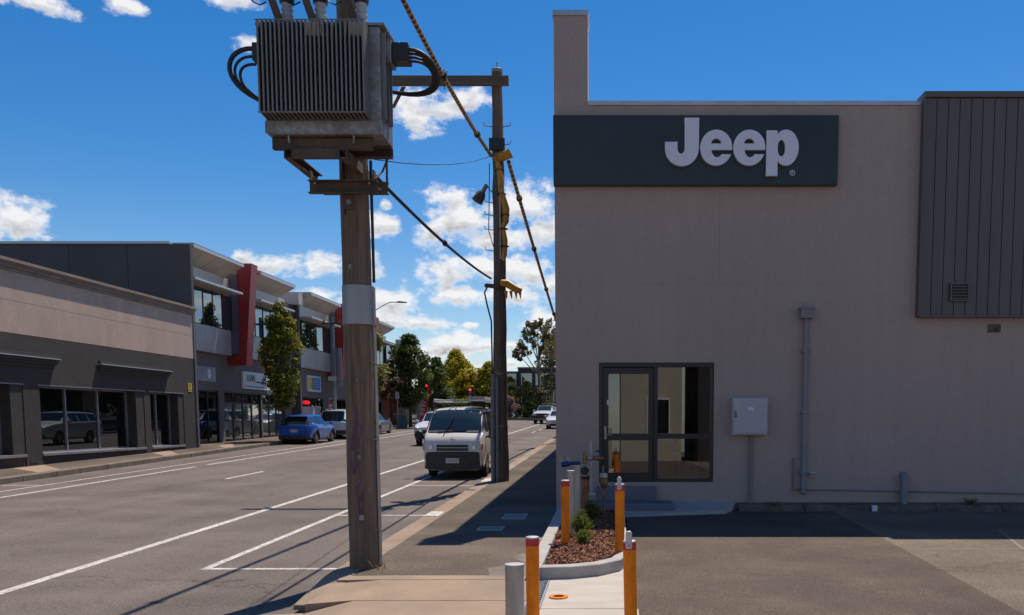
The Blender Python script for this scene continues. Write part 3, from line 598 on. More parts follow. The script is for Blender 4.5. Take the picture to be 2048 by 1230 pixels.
while n < 5200:
    x, y = rr.uniform(-.79, .06), rr.uniform(10.2, 15.8)
    if y > 13.2 and rr.random() < .55: continue
    if not inpl(x, y): continue
    l, w = rr.uniform(.014, .042), rr.uniform(.006, .015); t_ = .004
    mtx = Matrix.Translation((x, y, gz(y) + .075 + rr.uniform(0, .03))) @ Matrix.Rotation(rr.uniform(0, 6.3), 4, 'Z') @ Matrix.Rotation(rr.gauss(0, .45), 4, 'X') @ Matrix.Rotation(rr.gauss(0, .45), 4, 'Y')
    b.hexa([mtx @ Vector(q) for q in ((-l, -w, -t_), (l, -w * .7, -t_), (l, w * .7, -t_), (-l, w, -t_), (-l, -w, t_), (l, -w * .7, t_), (l, w * .7, t_), (-l, w, t_))]); n += 1
o = b.build('bark_mulch', K['mulch']); tag(o, 'red brown bark chip mulch filling the kerbed planter', 'mulch', kind='stuff')

# ------------------------------------------------------------------ bollards
def orange_bollard(x, y, label, lock=False, h=.84, lean=0, zoff=.0):
    t = thing('bollard', (x, y, gz(y) + zoff), label, 'bollard', 'orange bollards round the planter'); z = gz(y) + zoff; r = .058
    tp = lambda k: (x + lean * k, y, z + k)
    b = MB(); b.cyl(tp(0), tp(h - .075), r, n=24); b.build('post', K['orange'], t, 40)
    b = MB(); b.cyl(tp(h - .074), tp(h - .012), r + .0015, n=24); b.build('reflective_band', K['red'], t, 40)
    b = MB(); b.tube([tp(h - .011), tp(h + .004), tp(h + .008)], [r, r, r - .012], 24); b.build('cap', K['steel2'], t, 40)
    if lock:
        bx = x + lean * h - .004; b = MB(); b.prism([(bx - .03, y - r - .012, z + h - .06), (bx + .026, y - r - .012, z + h - .06), (bx + .026, y - r - .012, z + h + .075), (bx + .012, y - r - .012, z + h + .095), (bx - .016, y - r - .012, z + h + .095), (bx - .03, y - r - .012, z + h + .075)], (0, .05, 0)); b.build('lock_tab', K['steel2'], t, bevel=.004)
        b = MB(); b.cyl((bx, y - r - .0125, z + h - .03), (bx, y - r - .017, z + h - .03), .008, n=10); b.build('rivet', K['bolt'], t)
    return t
orange_bollard(-.70, 7.8, 'orange bollard beside the front galvanised post at the drain grate', h=.82)
orange_bollard(-.63, 11.98, 'orange bollard standing in the bark mulch of the planter', h=.95)
orange_bollard(.165, 7.9, 'orange lockable bollard with steel tab nearest the viewer at the lot edge', True, h=.77, lean=-.02)
b2 = orange_bollard(.09, 11.1, 'orange lockable bollard with steel tab against the planter curve', True, h=.98, zoff=.0)
b = MB(); b.tube([(-.06 + .09, 10.87, gz(11) + .014), (-.06 + .09, 10.87, gz(11) + .045)], [.1, .085], 20); b.build('base_flange', K['orange'], b2, 40)
b = MB(); b.tube([(.03, 10.84, gz(11) + .04), (.03, 10.84, gz(11) + .1)], [.006, .006], 6); b.build('pin', K['bolt'], b2)
def steel_post(x, y, h, r, label):
    t = thing('steel_post', (x, y, gz(y)), label, 'bollard', 'galvanised posts by the planter'); z = gz(y)
    b = MB(); b.cyl((x, y, z), (x, y, z + h), r, n=28); b.build('post', K['steel'], t, 40)
    b = MB(); b.tube([(x, y, z + h + .0005), (x, y, z + h + .012), (x, y, z + h + .014)], [r + .002, r + .002, r - .008], 28); b.build('cap', K['steel2'], t, 40)
steel_post(-.815, 7.4, .645, .079, 'thick galvanised post in front of the orange bollard at the bottom')
steel_post(-.60, 12.9, 1.0, .056, 'galvanised post directly behind the orange bollard in the mulch')
steel_post(-.555, 14.0, 1.0, .056, 'galvanised post in the middle of the row in the mulch')
steel_post(-.50, 15.2, .98, .056, 'galvanised post nearest the wall in the planter row')
t = thing('steel_upright', (-.39, 16.35, .6), 'slim flanged steel upright against the wall left of the door', 'post')
b = MB(); b.cyl((-.39, 16.3, .66), (-.39, 16.3, 1.6), .034, n=14); b.build('post', K['steel'], t, 40)
b = MB(); b.box(-.47, -.31, 16.22, 16.38, .62, .655); b.build('base_plate', K['steel2'], t)
# socket ring for a removable bollard
t = thing('bollard_socket', (-.55, 9.05, gz(9)), 'orange ring of an empty bollard socket in the pale concrete', 'bollard socket')
def ringmesh(c, r0, r1, h, n=28):
    b = MB(); v = []
    for k in range(n):
        a = 2 * PI * k / n
        for r, dz in ((r0, 0), (r1, 0), (r1, h), (r0, h)): v.append((c[0] + r * math.cos(a), c[1] + r * math.sin(a), c[2] + dz + M * r * math.sin(a)))
    f = []
    for k in range(n):
        for q in range(4): f.append((4 * k + q, 4 * k + (q + 1) % 4, 4 * ((k + 1) % n) + (q + 1) % 4, 4 * ((k + 1) % n) + q))
    b.raw(v, f); return b
ringmesh((-.55, 9.05, gz(9.05) + .0125), .058, .098, .014).build('ring', K['orange'], t, 40)
b = MB(); b.cyl((-.55, 9.05, gz(9.05) + .0125), (-.55, 9.05, gz(9.05) + .0155), .057, n=24); b.build('hole', K['soil'], t)
# backflow valve assembly
t = thing('water_valve', (-.44, 14.8, .3), 'copper backflow valve riser with blue handle and brass fittings in the planter', 'water valve')
b = MB(); b.tube([(-.45, 14.7, .3), (-.45, 14.7, 1.12)], .062, 18); b.build('riser', K['copper'], t, 40)
b = MB(); b.tube([(-.45, 14.7, 1.02), (-.45, 14.68, 1.1), (-.45, 14.60, 1.15)], .075, 16); b.build('elbow', K['copper'], t, 60)
b = MB()
for k in range(20):
    a0, a1 = 2 * PI * k / 20, 2 * PI * (k + 1) / 20
    b.tube([(-.45 + .088 * math.cos(a0), 14.58, 1.16 + .088 * math.sin(a0)), (-.45 + .088 * math.cos(a1), 14.58, 1.16 + .088 * math.sin(a1))], .018, 8)
b.build('coupling_ring', K['steel'], t, 60)
b = MB(); b.box(-.55, -.53, 14.55, 14.61, 1.12, 1.2); b.box(-.37, -.35, 14.55, 14.61, 1.12, 1.2); b.build('coupling_bolt', K['bolt'], t)
b = MB(); b.tube([(-.45, 14.62, 1.22), (-.45, 14.62, 1.34), (-.45, 14.62, 1.38), (-.45, 14.62, 1.5)], [.036, .036, .03, .012], 12); b.build('valve_body', K['brass'], t, 40)
b = MB(); b.tube([(-.46, 14.66, 1.36), (-.28, 14.66, 1.36), (-.24, 14.66, 1.36), (-.15, 14.66, 1.35)], [.03, .03, .045, .04], 12); b.build('outlet', K['brass'], t, 40)
b = MB(); b.cyl((-.40, 14.66, 1.36), (-.33, 14.66, 1.36), .045); b.build('union_nut', K['steel'], t, 40)
b = MB(); b.cyl((-.21, 14.66, 1.38), (-.21, 14.66, 1.46), .012, n=8); b.tube([(-.28, 14.66, 1.47), (-.14, 14.66, 1.47)], .014, 8); b.build('tap_handle', K['blue_handle'], t, 40)
b = MB(); b.tube([(-.82, 14.66, 1.27), (-.52, 14.66, 1.28)], [.028, .03], 10); b.tube([(-.83, 14.66, 1.25), (-.70, 14.66, 1.27)], [.045, .045], 10); b.build('handwheel', K['blue_handle'], t, 40)
for dx in (-.10, .02): b = MB(); b.tube([(-.72 + dx, 14.66, 1.30), (-.76 + dx, 14.66, 1.38)], [.014, .008], 8); b.build('handle_lever', K['steel2'], t, 40)
t = thing('water_meter', (-.14, 15.0, .3), 'thin copper riser with a small brass meter beside the door step', 'water meter')
b = MB(); b.tube([(-.145, 15.0, .3), (-.145, 15.0, .86)], .020, 10); b.build('riser', K['copper'], t, 40)
b = MB(); b.tube([(-.145, 15, .84), (-.145, 15, .87), (-.145, 15, .93), (-.145, 15, .98), (-.145, 15, 1.02)], [.03, .055, .072, .07, .05], 14); b.build('meter_body', K['brass'], t, 50)
b = MB(); b.cyl((-.145, 15, 1.021), (-.145, 15, 1.09), .068, n=14); b.build('meter_lid', K['steel2'], t, 40)
b = MB(); b.tube([(-.155, 15, 1.09), (-.155, 15, 1.22)], .014, 8); b.build('stem', K['bolt'], t, 40)
# ------------------------------------------------------------------ tan and charcoal corner shop (left)
WX = -18.05
tb = thing('tan_shop', (-24, 30, .5), 'low tan rendered shop with a cornice above charcoal painted walls and shop windows', 'shop')
Y0, Y1 = 6., 39.22
OPEN = [(20.2, 27.75), (28.54, 34.9), (35.35, 38.1)]
HZ, SZ = 3.03, .90
b = MB(); ys = [Y0] + [v for o_ in OPEN for v in o_] + [Y1]
for i in range(0, len(ys), 2): b.box(WX - .5, WX, ys[i], ys[i + 1], -.2, HZ)
b.box(WX - .5, WX, Y0, Y1, HZ, 4.56)
for y0, y1 in OPEN: b.box(WX - .5, WX - .03, y0, y1, -.2, SZ - .09)
b.build('charcoal_wall', K['dkrender'], tb)
b = MB(); b.box(WX - .5, WX + .004, Y0, Y1, 4.561, 5.52); b.box(WX - .5, WX, Y0, Y1, 5.52, 5.535); b.box(WX - .5, WX + .004, Y0, Y1, 5.535, 6.40); b.build('tan_wall', K['tan'], tb)
b = MB()
for x1, z0, z1 in ((.04, 6.401, 6.50), (.08, 6.50, 6.60), (.12, 6.60, 6.655), (.152, 6.655, 6.70), (.13, 6.70, 6.76)): b.box(WX - .45, WX + x1, Y0, Y1 + min(x1, .25), z0, z1)
b.build('cornice', K['cornice'], tb, bevel=.008)
b = MB(); b.box(-36, WX - .501, Y0, Y1, -.2, 6.2); b.build('rear_block', K['dkrender'], tb)
for y0, y1 in OPEN:
    b = MB(); b.box(WX - .56, WX + .03, y0 + .004, y1 - .004, SZ - .085, SZ); b.build('sill', K['alu'], tb, bevel=.006)
    b = MB(); b.box(WX - .03, WX + .012, y0 - .06, y1 + .06, HZ + .001, HZ + .035); b.build('lintel_trim', K['alu'], tb)
    n = 2 if y1 - y0 < 4 else 3
    gx = WX - .40; inner = y1 - (.62 if n == 3 else .5)
    fm = MB(); st = (inner - y0) / n
    for k in range(n + 1):
        yc = y0 + st * k; fm.box(gx - .03, gx + .05, max(y0, yc - .035), min(yc + .035, y1), SZ + .001, HZ - .002)
    for z in (SZ + .001, HZ - .05): fm.box(gx - .03, gx + .04, y0, inner, z, z + .045)
    w = fm.build('shop_window', K['alu'], tb)
    for k in range(n):
        b = MB(); b.box(gx - .012, gx, y0 + st * k + .035, y0 + st * (k + 1) - .035, SZ + .047, HZ - .051); b.build('pane', K['dglass'], w)
    b = MB(); b.box(WX - .498, WX - .02, inner + .036, y1 - .002, SZ + .002, HZ - .003); b.build('reveal', K['dkrender'], tb)
for y0, y1 in ((19.5, 29.45), (31.8, 36.9)):
    b = MB()
    for d, z0, z1, e in ((.05, 3.60, 3.70, .12), (.10, 3.70, 3.78, .06), (.15, 3.78, 3.86, .03), (.185, 3.86, 3.905, 0), (.13, 3.905, 3.97, .04), (.07, 3.97, 4.03, .10)): b.box(WX - .02, WX + d, y0 + e, y1 - e, z0, z1)
    h = b.build('hood_moulding', K['dkrender'], tb, bevel=.006)
    b = MB(); b.box(WX, WX + .19, y0 - .004, y1 + .004, 3.885, 3.91); b.build('metal_edge', K['fascia'], h)
t = thing('wall_notice', (WX, 38.7, 3.3), 'small yellow notice with lines of dark print on the charcoal wall', 'notice')
b = MB(); b.box(WX + .002, WX + .016, 38.55, 38.86, 3.14, 3.50); b.build('panel', K['yellow'], t)
b = MB()
for i, (z, l) in enumerate(((3.43, .2), (3.37, .24), (3.31, .18), (3.23, .22), (3.18, .2))): b.box(WX + .0165, WX + .018, 38.705 - l / 2, 38.705 + l / 2, z, z + .028)
b.build('print', K['signtext'], t)
b = MB(); b.box(WX + .001, WX + .01, 27.9, 28.3, .62, .78); b.build('vent_grille', K['clad_dark'], tb)
b = MB(); b.box(WX - .02, WX + .05, Y1 + .005, Y1 + .045, .7, 6.4); b.build('corner_strip', K['alu'], tb)

# ------------------------------------------------------------------ the modern two storey row
WI = -19.0
def dark_row():
    rb = thing('office_row', (-24, 50, .9), 'two storey dark office row with flared eaves and red fins behind the street trees', 'office building')
    # blank side wall toward the viewer, in tilt-up panels
    xs = [-42, -34, -28.3, -23.25, -20.75, WX]
    for a, c in zip(xs, xs[1:]):
        b = MB(); b.box(a + .012, c - .012, 39.28, 39.5, .2, 9.42 - .0); b.build('wall_panel', K['dkwall'], rb)
    b = MB(); b.box(-42, WX - .05, 39.3, 39.52, .2, 9.40); b.build('wall_backing', K['clad_dark'], rb)
    b = MB(); b.box(-42, -18.9, 39.2, 39.55, 9.425, 9.53); b.build('capping', K['fascia'], rb)
    b = MB(); b.box(-42, -21, 39.6, 77, .2, 9.35); b.build('rear_block', K['dkwall'], rb)
    bays = [(39.6, 44.75, 41.2, 45.3), (46.95, 51.95, 47.2, 51.6), (54.75, 60.6, 55.5, 60.9), (63.0, 68.4, 63.3, 68.0), (70.4, 75.4, 70.8, 75.0)]
    for i, (y0, y1, w0, w1) in enumerate(bays):
        # flared eave: fascia out over the path, soffit sloping back to the wall
        b = MB(); b.prism([(WX, y0, 9.38), (WX, y0, 9.50), (-21.1, y0, 9.50), (-21.1, y0, 8.86), (WI, y0, 8.86)], (0, y1 - y0 + .1, 0)); e = b.build('eave', K['soffit'], rb)
        b = MB(); b.box(WX + .002, WX + .03, y0 - .02, y1 + .12, 9.36, 9.52); b.box(-21.1, WX + .03, y0 - .02, y1 + .12, 9.503, 9.54); b.build('eave_fascia', K['fascia'], e)
        for k in range(1, 4):
            yy = y0 + (y1 - y0) * k / 4; b = MB(); b.prism([(WX - .02, yy, 9.372), (WX - .02, yy + .02, 9.372), (WI + .01, yy + .02, 8.858), (WI + .01, yy, 8.858)], (0, 0, -.004)); b.build('soffit_joint', K['gfwall'], e)
        ye = y1 + (1.0 if i else .6)
        b = MB(); b.box(-21, WI, y0 - (.0 if i == 0 else .2), ye, 8.0, 8.858); b.build('upper_cladding', K['alucl'], rb)
        n = 4
        for k in range(n):      # spandrel panels
            a = y0 + (ye - y0) * k / n; c = y0 + (ye - y0) * (k + 1) / n
            b = MB(); b.box(-20.9, WI + .02, a + .01, c - .01, 5.12, 6.34); b.build('cladding_panel', K['alucl'], rb)
        b = MB(); b.box(-20.95, WI, y0, ye, 5.14, 6.33); b.build('spandrel_backing', K['gfwall'], rb)
        b = MB(); b.box(-21, -19.06, y0, ye, 6.34, 8.0); b.build('window_recess', K['frame'], rb)
        fm = MB(); st = (w1 - w0) / 4
        for k in range(5): fm.box(-19.04, -18.90, w0 + st * k - .03, w0 + st * k + .03, 6.342, 7.998)
        fm.box(-19.04, -18.975, w0 - .03, w1 + .03, 6.342, 6.372); fm.box(-19.04, -18.975, w0 - .03, w1 + .03, 7.968, 7.998)
        w = fm.build('window', K['frame'], rb)
        for k in range(4):
            ya, yb = w0 + st * k + .031, w0 + st * (k + 1) - .031; b = MB(); b.prism([(-19.045, ya, 6.375), (-19.03, ya, 6.375), (-18.925, yb, 6.375), (-18.94, yb, 6.375)], (0, 0, 1.59)); b.build('pane', K['bglass'], w)
        b = MB(); b.box(-18.98, WX + .02, y0 + .0, y1 - .1, 8.02, 8.11); sh = b.build('sunshade', K['fascia'], rb)
        for k in range(6): xx = -18.95 + k * .14; b = MB(); b.box(xx, xx + .06, y0 + .05, y1 - .15, 7.99, 8.018); b.build('louvre', K['alucl'], sh)
        if i in (0, 2, 3):
            yf = y1 + .7
            b = MB(); b.box(-19.3, -18.6, yf - .1, yf, 5.2, 9.1); b.build('purple_panel', K['purplepanel'], rb)
            b = MB(); b.prism([(-18.62, yf, 9.65), (-17.88, yf, 9.65), (-18.32, yf, 4.66), (-19.35, yf, 4.66), (-19.35, yf, 5.05), (-18.62, yf, 5.2)], (0, .78, 0)); b.build('red_fin', K['redpanel'], rb)
        if i in (0,):
            b = MB(); b.box(-18.4, -18.0, y1 + 1.5, y1 + 2.2, 9.36, 9.5); b.build('red_edge', K['redpanel'], rb)
    b = MB(); b.box(-21, WI - .02, 52.9, 54.7, 5.1, 8.7); b.build('recess_wall', K['dkwall'], rb)
    b = MB(); b.box(-20.5, -18.75, 54.45, 54.74, .4, 8.7); b.build('fin_wall', K['dkwall'], rb)
    b = MB(); b.box(-20.8, -18.5, 53.9, 54.7, 8.71, 9.42); b.build('roof_box', K['alucl'], rb)
    # street level
    gx = -19.25
    b = MB(); b.box(-21, gx, 39.55, 76, 3.35, 5.11); b.build('street_fascia', K['gfwall'], rb)
    b = MB(); b.box(-21, gx - .5, 39.55, 76, .2, 3.349); b.build('street_wall', K['clad_dark'], rb)
    for a, c in ((39.55, 40.9), (44.25, 44.85), (49.55, 49.7), (53.0, 54.3), (60.2, 61.6), (66, 67), (71.5, 72.3), (75.4, 76)):
        b = MB(); b.box(gx - .49, gx + .02, a, c, .2, 3.348); b.build('pier', K['gfwall'], rb)
    for a, c, n, mt, tr in ((40.9, 44.25, 3, 'dglass', 2.35), (44.85, 49.55, 4, 'fglass', 2.75), (49.7, 53.0, 3, 'fglass', 2.75), (54.3, 60.2, 4, 'dglass', 2.5), (61.6, 66, 3, 'dglass', 2.5), (67, 71.5, 3, 'dglass', 2.5), (72.3, 75.4, 2, 'dglass', 2.5)):
        fm = MB(); st = (c - a) / n; zb = gz(a) + .06
        for k in range(n + 1): fm.box(gx - .12, gx - .03, a + st * k - .035, a + st * k + .035, zb, 3.346)
        fm.box(gx - .11, gx - .04, a, c, zb, zb + .07); fm.box(gx - .11, gx - .04, a, c, tr, tr + .06); fm.box(gx - .11, gx - .04, a, c, 3.28, 3.345)
        w = fm.build('shopfront', K['frame'], rb)
        for k in range(n):
            b = MB(); b.box(gx - .085, gx - .07, a + st * k + .035, a + st * (k + 1) - .035, zb + .07, tr); b.build('pane', K[mt], w)
            b = MB(); b.box(gx - .085, gx - .07, a + st * k + .035, a + st * (k + 1) - .035, tr + .06, 3.28); b.build('pane', K['dglass'], w)
    for a, c in ((54.6, 57.2), (57.23, 59.4)):
        b = MB(); b.box(gx + .03, gx + .06, a, c, 1.1, 2.75); b.build('hoarding_panel', K['hoard'], rb)
    # glass corner and white columns at the far end
    b = MB(); b.box(-24, -18.95, 76.02, 81, 3.6, 8.5); b.build('glass_corner_core', K['frame'], rb)
    for k in range(4):
        for j in range(3): b = MB(); b.box(-18.94, -18.91, 76.1 + 1.2 * k, 77.2 + 1.2 * k, 3.7 + 1.6 * j, 5.2 + 1.6 * j); b.build('pane', K['bglass'], rb)
    b = MB(); b.box(-19.3, -18.5, 81.0, 81.6, .5, 9.0); b.build('end_pier', K['alucl'], rb)
    for y in (77.5, 82.5, 86): b = MB(); b.box(-17.9, -17.4, y, y + .5, 1.2, 4.3); b.build('column', K['hoard'], rb)
    b = MB(); b.box(-24, -17.2, 76.1, 88, 4.31, 4.6); b.build('canopy', K['hoard'], rb)
    b = MB(); b.box(-24, -19.5, 76.1, 88, 1.0, 4.3); b.build('cafe_wall', K['redpanel'], rb)
    return rb
dark_row()
def wall_sign(name, y0, y1, z0, z1, label, mt, d=.12):
    t = thing(name, (-19.2, (y0 + y1) / 2, z0), label, 'sign')
    b = MB(); b.box(-19.248, -19.248 + d, y0, y1, z0, z1); b.build('sign_box', K[mt], t, bevel=.015); return t
t = wall_sign('shop_sign', 41.3, 43.9, 3.75, 4.45, 'blank silver fascia panel with a pale oval on the grey street wall', 'silver_sign', .06)
b = MB(); b.tube([(-19.186, 43.2, 3.86), (-19.186, 43.2, 3.98), (-19.186, 43.2, 4.12), (-19.186, 43.2, 4.26), (-19.186, 43.2, 4.36)], [.03, .14, .17, .14, .03], 12, flat=.02); b.build('oval', K['white'], t)
t = wall_sign('shop_sign', 47.0, 50.6, 3.55, 4.45, 'white box sign with dark capital letters half behind the street tree', 'white')
text_mesh('letters', 'LUVE', .5, K['signtext'], t, (-19.11, 48.0, 4.1), Matrix.Rotation(PI / 2, 3, 'Z') @ Matrix.Rotation(PI / 2, 3, 'X'))
b = MB(); b.box(-19.125, -19.12, 48.7, 50.1, 3.9, 3.98); b.box(-19.125, -19.12, 47.2, 50.2, 3.66, 3.70); b.build('print', K['signtext'], t)
t = wall_sign('shop_sign', 57.0, 59.5, 3.7, 4.72, 'white framed box sign with yellow and blue panels on the grey wall', 'white')
b = MB(); b.box(-19.126, -19.12, 57.15, 57.75, 3.83, 4.6); b.build('yellow_panel', K['yellow'], t); b = MB(); b.box(-19.126, -19.12, 57.76, 59.3, 3.83, 4.6); b.build('blue_panel', K['signblue'], t)
b = MB()
for z in (4.0, 4.15, 4.3, 4.42): b.box(-19.1195, -19.118, 57.95, 59.0, z, z + .05)
b.build('print', K['silver_sign'], t)
t = thing('neon_sign', (-19.1, 57.6, 2.9), 'glowing red oval neon sign under the shop awning line', 'neon sign')
b = MB(); b.tube([(-19.14, 56.0, 3.0), (-19.14, 56.15, 3.0), (-19.14, 56.6, 3.0), (-19.14, 57.05, 3.0), (-19.14, 57.2, 3.0)], [.03, .10, .13, .10, .03], 10); b.build('tube', emit('red_neon', (.8, .01, .02), .7), t, 60)
b = MB(); b.box(-19.24, -19.18, 55.9, 57.3, 2.85, 3.15); b.build('backing', K['black'], t)

# ------------------------------------------------------------------ apartment block beyond the junction
ap = thing('apartment_building', (-12, 128, 2), 'dark three storey apartment block with balconies beyond the junction', 'apartment building')
AY = 126.
b = MB(); b.box(-17.6, -13.2, AY + .6, AY + 16, 1.5, 8.3); b.box(-13.15, 2, AY + .2, AY + 16, 1.5, 8.85); b.build('wall', K['apt'], ap)
b = MB(); b.box(-17.8, -13.1, AY + .4, AY + 16, 8.31, 8.55); b.box(-13.2, 2, AY, AY + 16, 8.86, 9.1); b.build('roof_edge', K['apt2'], ap)
for fl_ in range(3):
    z = 1.6 + 2.35 * fl_
    for (a, c) in ((-17.2, -15.6), (-15.4, -13.4), (-12.7, -11.2), (-10.7, -8.7), (-8.2, -6.2), (-5.5, -3.5)):
        yy = AY + (.6 if c < -13.3 else .2)
        fm = MB(); fm.box(a, a + .08, yy - .08, yy - .002, z + .3, z + 1.95); fm.box(c - .08, c, yy - .08, yy - .002, z + .3, z + 1.95); fm.box(a + .08, c - .08, yy - .08, yy - .002, z + 1.87, z + 1.95); fm.box((a + c) / 2 - .05, (a + c) / 2 + .05, yy - .08, yy - .002, z + .3, z + 1.87)
        w = fm.build('window', K['white'], ap)
        for q in ((a + .08, (a + c) / 2 - .05), ((a + c) / 2 + .05, c - .08)): b = MB(); b.box(q[0], q[1], yy - .03, yy - .01, z + .3, z + 1.87); b.build('pane', K['bglass'], w)
    b = MB(); b.box(-17.4, -13.3, AY - .9, AY + .59, z + .02, z + .2); bl = b.build('balcony', K['apt2'], ap)
    b = MB(); b.box(-17.4, -13.3, AY - .9, AY - .86, z + .2, z + 1.1); b.build('balustrade', K['fglass'], bl)
# ------------------------------------------------------------------ transformer pole (near)
def wobble_pole(b, x, y, z0, z1, r0, r1, n=18, segs=14, amp=.008, seed=1, lean=0.):
    rr = random.Random(seed); pts = []; rad = []
    for i in range(segs + 1):
        t = i / segs; pts.append((x + lean * t + rr.uniform(-amp, amp), y + rr.uniform(-amp, amp), z0 + (z1 - z0) * t)); rad.append((r0 + (r1 - r0) * t) * (1 + rr.uniform(-.018, .018)))
    b.tube(pts, rad, n)
PX, PY = -3.0, 10.8
p1 = thing('power_pole', (PX, PY, .2), 'thick weathered timber power pole carrying the transformer at the kerb edge', 'power pole')
b = MB(); wobble_pole(b, PX - .01, PY, -.2, 9.2, .176, .152, seed=3, lean=-.0); b.build('shaft', K['wood'], p1, 50)
b = MB(); b.tube([(PX - .002, PY, 3.10), (PX - .002, PY, 3.55)], [.186, .183], 28); bd = b.build('metal_band', K['band'], p1, 40)
b = MB(); b.box(PX + .15, PX + .195, PY - .03, PY + .03, 3.11, 3.54); b.build('band_seam', K['band'], bd)
for z, r in ((3.75, .03), (4.48, .03), (1.55, .025), (2.45, .02)):
    b = MB(); b.cyl((PX + (-.03 if z > 3 else .02), PY - .13, z), (PX + (-.03 if z > 3 else .02), PY - .187, z), r, n=10); b.tube([(PX + (-.03 if z > 3 else .02), PY - .187, z), (PX + (-.03 if z > 3 else .02), PY - .207, z)], [r * .6, r * .5], 6); b.build('bolt', K['bolt'], p1, 40)
b = MB(); b.box(PX - .10, PX + .02, PY - .182, PY - .15, 4.40, 4.56); b.build('bolt_plate', K['rusty'], p1)
b = MB(); b.tube([(PX + .02, PY - .178, .80), (PX + .02, PY - .181, .86)], .03, 8); b.build('pole_tag', K['band'], p1)
b = MB(); b.tube([(PX + .172, PY + .05, .15), (PX + .170, PY + .05, 1.5), (PX + .163, PY + .05, 3.08)], .026, 10); b.build('conduit', K['steel'], p1, 50)
b = MB(); b.tube([(PX + .18, PY + .03, 3.6), (PX + .175, PY + .03, 5.0)], .018, 8); b.tube([(PX - .09, PY - .15, 4.35), (PX - .10, PY - .15, 5.2)], .014, 8); b.build('earth_cable', K['cable'], p1, 50)
b = MB()
for z in (1.75, 2.65): b.tube([(PX + .19 * math.cos(a), PY + .19 * math.sin(a), z) for a in [k * PI / 8 - .6 for k in range(6)]], .008, 6)
b.build('strap', K['rusty'], p1, 50)
# spray painted tag: strokes lying on the round of the pole
def on_pole(u, z): return (PX - .01 + .1815 * math.sin(u), PY - .1815 * math.cos(u), z)
ST = [[(-.45, 1.62), (-.1, 1.95), (.05, 2.12), (-.05, 1.7), (-.3, 1.35)], [(.1, 1.95), (.35, 1.88), (.1, 1.7), (.3, 1.62)], [(-.55, 1.55), (-.25, 1.35), (.05, 1.5), (.2, 1.25), (-.1, 1.18)], [(-.15, 1.2), (.1, 1.0), (.35, 1.15), (.3, .95)], [(.0, 1.05), (.08, .9), (.25, .92), (.15, .75)], [(-.3, 1.8), (-.5, 1.7), (-.2, 1.62)]]
b = MB()
for s in ST:
    dense = []
    for (u0, z0), (u1, z1) in zip(s, s[1:]): dense += [(u0 + (u1 - u0) * k / 6, z0 + (z1 - z0) * k / 6) for k in range(6)]
    dense.append(s[-1])
    for (u0, z0), (u1, z1) in zip(dense, dense[1:]):
        dv = Vector((u1 - u0, (z1 - z0) * 5, 0)).normalized() * .028; nu, nz = -dv.y, dv.x / 5
        nz *= 1.6
        b.poly([on_pole(u0 - nu, z0 - nz), on_pole(u1 - nu, z1 - nz), on_pole(u1 + nu, z1 + nz), on_pole(u0 + nu, z0 + nz)])
b.build('spray_tag', K['purple'], p1)
# steel platform bolted to the pole
pf = thing('transformer_platform', (PX, PY, 4.6), 'rusty steel channel platform bracketed to the thick timber pole', 'platform')
def channel(x0, x1, y0, y1, z0, z1, axis, open_to, name='beam', w=.012):
    b = MB(); bx = b.box
    if axis == 'x':
        yy = (y0, y0 + w) if open_to > 0 else (y1 - w, y1)
        bx(x0, x1, yy[0], yy[1], z0, z1); a, c = (yy[1] + .0005, y1) if open_to > 0 else (y0, yy[0] - .0005)
        bx(x0, x1, a, c, z0, z0 + w); bx(x0, x1, a, c, z1 - w, z1)
    else:
        xx = (x0, x0 + w) if open_to > 0 else (x1 - w, x1)
        bx(xx[0], xx[1], y0, y1, z0, z1); a, c = (xx[1] + .0005, x1) if open_to > 0 else (x0, xx[0] - .0005)
        bx(a, c, y0, y1, z0, z0 + w); bx(a, c, y0, y1, z1 - w, z1)
    return b.build(name, K['rusty'], pf)
channel(-3.70, -2.61, 10.10, 10.17, 4.92, 5.035, 'x', 1)
channel(-3.62, -2.48, 10.42, 10.5, 4.92, 5.035, 'x', -1)
channel(-3.56, -3.49, 10.05, 11.15, 4.81, 4.915, 'y', 1); channel(-2.95, -2.88, 10.05, 11.15, 4.81, 4.915, 'y', -1)
channel(-3.48, -2.96, 10.055, 10.11, 4.815, 4.91, 'x', 1, 'end_beam')
channel(-3.46, -2.68, 10.50, 10.58, 4.555, 4.70, 'x', -1, 'clamp_beam'); channel(-3.46, -2.68, 11.02, 11.10, 4.67, 4.808, 'x', 1, 'clamp_beam')
for x in (-3.44, -2.72):
    b = MB(); b.box(x, x + .012, 10.505, 10.60, 4.701, 4.809); b.build('hanger_plate', K['rusty'], pf)
b = MB()
for x in (-3.38, -2.76): b.cyl((x, 10.5, 4.66), (x, 11.12, 4.72), .014, n=8)
b.build('clamp_rod', K['bolt'], pf)
b = MB(); b.tube([(-2.71, 10.56, 4.72), (-2.66, 10.72, 4.85), (-2.5, 10.46, 5.0)], .012, 6); b.tube([(-2.56, 10.51, 4.6), (-2.56, 10.51, 5.03)], .014, 6); b.build('brace_rod', K['rusty'], pf)
for x in (-3.5, -2.8): b = MB(); b.box(x, x + .016, 10.02, 10.095, 4.96, 5.04); b.build('foot_clip', K['tank'], pf)
